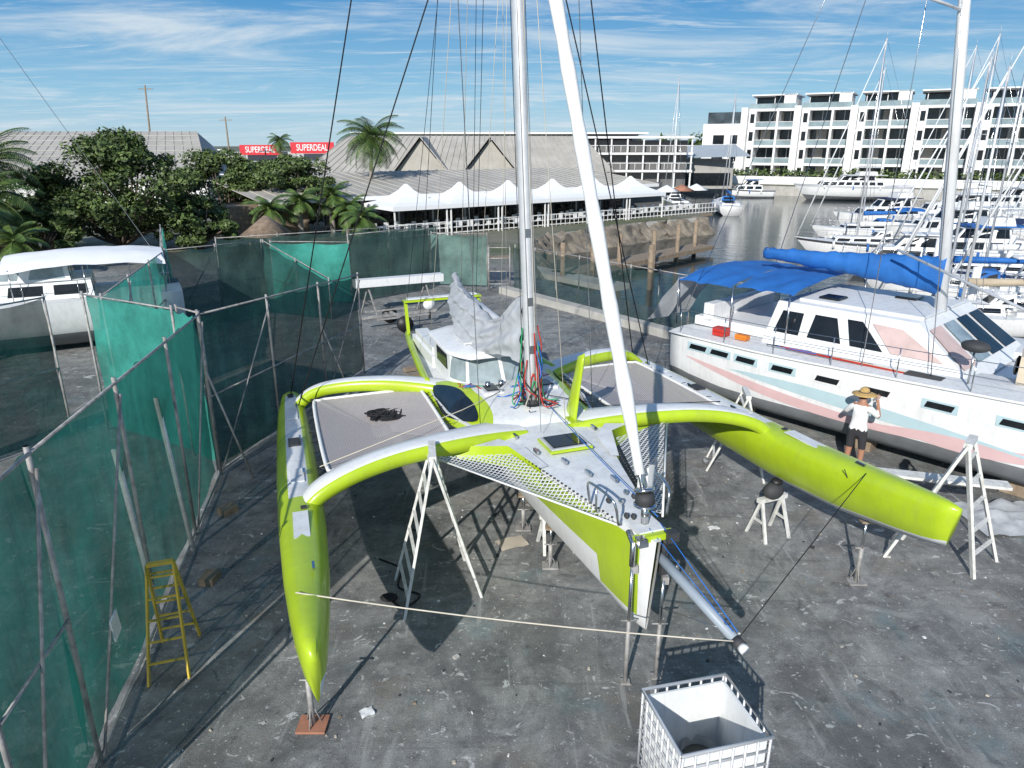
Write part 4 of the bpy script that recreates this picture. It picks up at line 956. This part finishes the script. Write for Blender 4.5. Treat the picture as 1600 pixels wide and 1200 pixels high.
for k in range(6): mb.tube([(-27+k*2.1,90,3.4),(-27+k*2.1,90,4.4)],.5,SILVER,10); mb.box((-29+k*2.3,88,3.5),(1.2,1,.8),GALV)
mb.build('roof_and_walls',BR)
mb=MB(); mb.box((-2,130,4.1),(46,10,8.2),WALLW); 
for z in(2,4.6,7): mb.box((-2,124.9,z),(44,.2,1.2),DGLASS)
mb.box((-2,124.6,8.3),(47,12,.25),WALLW)
mb.build('white_office_building')
TB=empty('terraced_building'); mb=MB(); mb.box((18,118,3.6),(17,10,7.2),ROOFD)
for z in(.3,2.8,5.3,7.6): mb.box((18,112.3,z),(18,2.4,.3),WALLW)
for z in(3.5,6.0): 
    for k in range(16): mb.box((9.6+k*1.1,111.2,z),(.06,.06,.9),WALLW)
    mb.box((18,111.2,z+.45),(18,.08,.08),WALLW)
for k in range(8): mb.box((10+k*2.4,111.4,3.8),(.2,.2,7.4),WALLW)
mb.box((30,120,2.2),(9,9,4.4),ROOFG); mb.quad((25,114,4.6),(36,112,4.9),(37,124,6.6),(25,124,6.4),mat('pale_metal_roof',(.42,.46,.48),.5)); mb.box((30,115.3,1.5),(8,.2,1.8),DGLASS)
mb.build('walls_and_slabs',TB)
RE=empty('waterfront_restaurant',(-9.6,53.5,0),math.atan2(17,22.9)); mb=MB()
Lr=28.6
mb.box((Lr/2+2,1.4,-.15),(Lr+11,6.0,.25),WOOD); mb.box((Lr/2+2,.2,-1.6),(Lr+11,.2,2.4),ROOFD)
for k in range(18): mb.tube([(-3+k*2.1,-1.3,-2.5),(-3+k*2.1,-1.3,0)],.12,WOOD,6)
mb.box((Lr/2+2,4.6,1.4),(Lr+9,.3,2.8),ROOFD)
for k in range(10): mb.box((k*3.2-1,4.4,1.3),(2.2,.1,1.9),DGLASS); mb.box((k*3.2+.5,4.35,1.3),(.15,.1,2.5),WALLW)
ribroof(mb,(-8,2.8,2.75),(Lr+4,2.8,2.75),(Lr+2,13,4.2),(-9,14,4.2),ROOFB,40); mb.box((Lr/2-2,2.75,2.65),(Lr+12,.15,.3),WALLW)
mb.box((-7,6,1.2),(6,4,2.4),WOOD)
mb.build('deck_and_roof',RE)
mb=MB()
for k in range(6):
    x0=k*4.77;c=(x0+2.38,.5); hw=2.38; rg=[]
    for (f,z) in((1,2.0),(1.0,2.3),(.72,2.5),(.42,2.85),(.18,3.3),(.03,3.75)):
        rg.append([(c[0]+sx*hw*f,c[1]+sy*hw*f,z) for sx,sy in((-1,-1),(0,-1),(1,-1),(1,0),(1,1),(0,1),(-1,1),(-1,0))])
    mb.loft(rg,TENT,closed=True,smooth=False)
    for sx in(-1,1): mb.box((c[0]+sx*2.2,c[1]-2.2,1.05),(.09,.09,2.1),WALLW)
mb.build('tents',RE)
mb=MB()
for k in range(76): mb.box((-1+k*.5,-1.55,.5),(.035,.035,.95),WALLW)
for z in(.15,.55,.98): mb.box((Lr/2+3.5,-1.55,z),(Lr+9.5,.05,.06),WALLW)
for k in range(34):
    x=-.3+k*1.05; y=random.uniform(-.6,.6); mb.box((x,y,.75),(.7,.7,.05),WALLW); mb.box((x,y,.37),(.08,.08,.74),CHAR)
    for s_ in(-1,1): mb.box((x+.1,y+s_*.7,.45),(.42,.42,.05),WALLW); mb.box((x+.1,y+s_*.9,.7),(.4,.05,.5),WALLW)
for k in range(3):
    x=Lr+2.2+k*2.2; mb.tube([(x,0,0),(x,0,2.5)],.04,CHAR,6); mb.tube([(x,0,2.2),(x,0,2.8)],[1.3,.05],[TENT,REDSTAIN,TENT][k],8)
mb.build('railing_and_tables',RE)
ROCK=mat('shore_rock',(.19,.165,.13),.95,var=.45,scale=1.2,bump=.8,bscale=3)
mb=MB()
sh=W[:5]
for i in range(len(sh)-1):
    a=Vector((*sh[i],0));b2=Vector((*sh[i+1],0)); d=(b2-a).normalized(); nn=Vector((d.y,-d.x,0))
    mb.grid(lambda u,v:a.lerp(b2,u)+nn*(1.7*v+.5*noise.noise(Vector((u*7+i*9,v*3,1))))+V(0,0,.02-1.9*v+.4*noise.noise(Vector((u*16+i*9,v*4,3)))),30,7,ROCK,smooth=False)
mb.build('rocky_bank')
mb=MB()
for (x,y) in((3,42),(5,44),(7,46.5),(9.5,48),(5,38),(8,41),(12,52),(14,55)): mb.tube([(x,y,-3),(x,y,1.1)],.16,WOOD,8)
mb.bar((3,43,-1.0),(15,56,-1.0),1.8,.3,WOOD); mb.bar((1,45,-1.0),(6,39,-1.0),1.6,.3,CONC); mb.build('timber_jetty')
AP=empty('apartment_building',(36,141,0),math.atan2(-.488,.873)); mb=MB(); st_=3.05
GLA=mat('apartment_glass',(.05,.065,.075),.12,var=.5,scale=.6); BAL=mat('balcony_glass',(.25,.32,.34),.1,var=.3,scale=.4)
mb.box((44,8,6.2),(88,12,12.2),GLA)
mb.box((3.8,3.6,5.0),(7.6,9,10.4),WALLW); 
for z in(1.5,4.5,7.5): mb.box((3.0,-1.0,z),(2.0,.2,1.5),DGLASS); mb.box((5.8,-1.0,z),(1.2,.2,1.5),DGLASS)
nb=9;bw=8.9
for k in range(nb):
    x0=7.6+k*bw
    for s_ in range(5):
        z=.2+s_*st_; mb.box((x0+bw/2,.9,z),(bw-.2,4.0,.40),WALLW)
        if s_<4 and s_>0:
            mb.box((x0+bw*.55,-1.02,z+.62),(bw*.72,.06,.85),BAL); mb.box((x0+bw*.55,-1.02,z+1.08),(bw*.74,.1,.07),WALLW)
        if s_<4:
            for j in range(4): mb.box((x0+bw*(.2+.2*j),2.0,z+1.5),(.12,.1,2.7),WALLW)
            if random.random()<.8: mb.box((x0+bw*random.uniform(.3,.7),1.95,z+1.5),(1.7,.06,2.5),mat('curtain',(.5,.48,.44),.9))
            mb.box((x0+bw*random.uniform(.3,.8),-.2,z+.5),(.8,.7,.6),WOOD)
    mb.box((x0,.2,6.5),(1.1,5.6,12.6+(k%2)*.3),WALLW); mb.box((x0+bw*.14,.6,6.4),(bw*.14,4.4,12.2),WALLW); mb.box((x0+bw*.62,.5,6.4),(.35,4.3,12.0),WALLW)
    for z in(2,5,8,11): mb.box((x0+bw*.14,-1.63,z),(.7,.1,1.5),DGLASS)
    mb.box((x0+bw*.5,5,13.6),(bw*.75,7,2.4),GLA); mb.box((x0+bw*.5,4,14.9),(bw*.86,9,.22),WALLW)
    mb.box((x0+bw*.32,.6,14.6),(bw*.42,3.4,.14),ROOFD); 
    for q in(-.15,.2): mb.box((x0+bw*(.32+q),-.6,13.6),(.12,.12,2),WALLW)
    mb.box((x0+bw*.5,-1.0,13.0),(bw*.9,.06,.9),BAL)
    mb.box((x0+bw*.8,2.5,13.7),(bw*.22,6,2.6),WALLW)
mb.build('facade',AP)
mb=MB(); mb.box((45,-5.2,.55),(92,.35,1.5),WALLW); 
for k in range(20): mb.box((k*4.6+1,-5.4,-.7),(.5,.5,2.2),WALLW)
mb.build('garden_wall',AP)
mb=MB(); rn=random.Random(9); leafmass(mb,[((k*1.5+6,-3.5,1.6),(1.3,.9,.9+.3*rn.random())) for k in range(52)],80,.3,rn); mb.build('hedge',AP)
def pontoon(x0,y0,x1,y1,w_=1.8):
    mb=MB(); mb.bar((x0,y0,-1.1),(x1,y1,-1.1),w_,.35,CONC); n=int(math.hypot(x1-x0,y1-y0)/6)
    for k in range(n+1):
        t=k/max(1,n); mb.tube([(lerp(x0,x1,t)+1,lerp(y0,y1,t),-3),(lerp(x0,x1,t)+1,lerp(y0,y1,t),1.3)],.18,WALLW,8)
    mb.build('pontoon')
pontoon(24,42,75,60); pontoon(20,32,60,38); pontoon(40,70,110,78)
ws=-1.5
TEAL=mat('teal_cover',(.02,.25,.35),.8); TAN=mat('tan_canvas',(.45,.38,.28),.85); NAVY=mat('navy_canvas',(.015,.03,.09),.8)
R=math.radians
boat('sailing_yacht',23.5,37,ws,R(160),9.5,'sail',12,BLUEC)
boat('sailing_yacht',28,41,ws,R(168),10.5,'sail',14,WHITE,stripe=NAVY)
boat('sailing_yacht',24.5,31,ws,R(165),10,'sail',13,BLUEC,bim=BLUEC)
boat('motor_cruiser',30,47,ws,R(174),11,'motor')
boat('sailing_yacht',33,52,ws,R(183),11,'sail',15,TEAL,bim=NAVY)
boat('motor_cruiser',36,59,ws,R(186),12,'motor',bim=WHITE)
boat('sailing_yacht',40,66,ws,R(181),12,'sail',16,TAN)
boat('sailing_yacht',45,58,ws,R(175),12,'sail',17,WHITE)
boat('motor_cruiser',46,75,ws,R(184),13,'motor',bim=WHITE)
boat('sailing_yacht',54,72,ws,R(180),12,'sail',17,NAVY)
boat('sailing_yacht',52,66,ws,R(171),11,'sail',15,BLUEC)
boat('motor_cruiser',58,84,ws,R(178),14,'motor',bim=WHITE)
boat('sailing_yacht',36,45,ws,R(166),11,'sail',14,TAN)
boat('sailing_yacht',38,50,ws,R(173),11,'sail',16,WHITE)
boat('motor_cruiser',64,90,ws,R(182),14,'motor',bim=WHITE)
boat('sailing_yacht',30,34,ws,R(160),10,'sail',13,NAVY,bim=TENT)
boat('motor_cruiser',25,45,ws,R(163),8,'motor',bim=WHITE,stripe=NAVY)
boat('sailing_yacht',31,63,ws,R(180),10,'sail',14,BLUEC,bim=BLUEC)
boat('motor_cruiser',37,72,ws,R(186),11,'motor',bim=NAVY)
boat('sailing_yacht',26.5,54,ws,R(172),10,'sail',15,WHITE,stripe=CHAR)
boat('sailing_yacht',20.5,31,ws,R(172),8.5,'sail',11,TAN,bim=TENT)
boat('motor_cruiser',38,118,ws,R(178),8,'motor',cover=BLUEC,stripe=CHAR)
boat('aluminium_workboat',52,113,ws,R(172),17,'motor',bim=SILVER,stripe=SILVER)
boat('sailing_yacht',21,96,ws,R(90),11,'sail',16,WHITE); boat('sailing_yacht',27,92,ws,R(80),11,'sail',14,BLUEC)

# ------------------------------------------------------------ yard clutter
mb=MB(); mb.bar((-6.2,27.6,1.35),(-2.9,29.2,1.35),.42,.3,WHITE)
for t in(.15,.8):
    x=lerp(-6.2,-2.9,t);y=lerp(27.6,29.2,t)
    for s_ in(-1,1): mb.bar((x,y,1.2),(x+s_*.4,y-.3*s_,0),.05,.05,GALV)
mb.build('boat_spar_on_stands')
TR=empty('boat_trailer',(-4.3,26.0,0),.5); mb=MB()
mb.bar((-1.5,0,.5),(1.6,0,.5),.08,.1,GALV); mb.bar((0,-.8,.45),(0,.8,.45),.08,.08,GALV); mb.bar((-1,-.7,.55),(1,-.7,.55),.06,.06,GALV); mb.bar((-1,.7,.55),(1,.7,.55),.06,.06,GALV)
for s_ in(-1,1): mb.tube([(0,s_*.9,.3),(0,s_*.75,.3)],.3,BLACK,16)
mb.ball((1.3,0,.75),(.25,.16,.22),WHITE); mb.tube([(1.3,0,.75),(1.3,0,.2)],.05,CHAR,6)
mb.build('frame_and_wheels',TR)
mb=MB()
for k in range(4): mb.bar((-3.5+k*.25,19.5+k*.9,.08),(-2.3+k*.25,20.2+k*.9,.08),.2,.1,WOOD)
mb.build('timber_blocks')
TW=empty('access_tower',(-.6,33.6,0)); mb=MB()
for x in(-.5,.5):
    for y in(-.4,.4): mb.tube([(x,y,0),(x,y,2)],.03,GALV,6)
for z in(.3,.9,1.5,2): mb.tube([(-.5,-.4,z),(.5,-.4,z),(.5,.4,z),(-.5,.4,z),(-.5,-.4,z)],.025,GALV,6)
mb.box((0,0,1.5),(1,.8,.05),WOOD); mb.build('frame',TW)
mb=MB(); mb.grid(lambda u,v:(8.3+1.6*u,10.9+1.2*v,.03+.16*abs(noise.noise(Vector((u*4,v*4,7))))*(1-abs(2*u-1)**3)),16,12,SAILG); mb.build('drop_cloth')
mb=MB()
for x in(-5.0,-5.4): mb.tube([(x,8.5+abs(x+5)*5,0),(x-.25,8.6+abs(x+5)*5,2.7)],.04,WOODW,6)
mb.build('leaning_poles')
print('objs',len(bpy.data.objects))
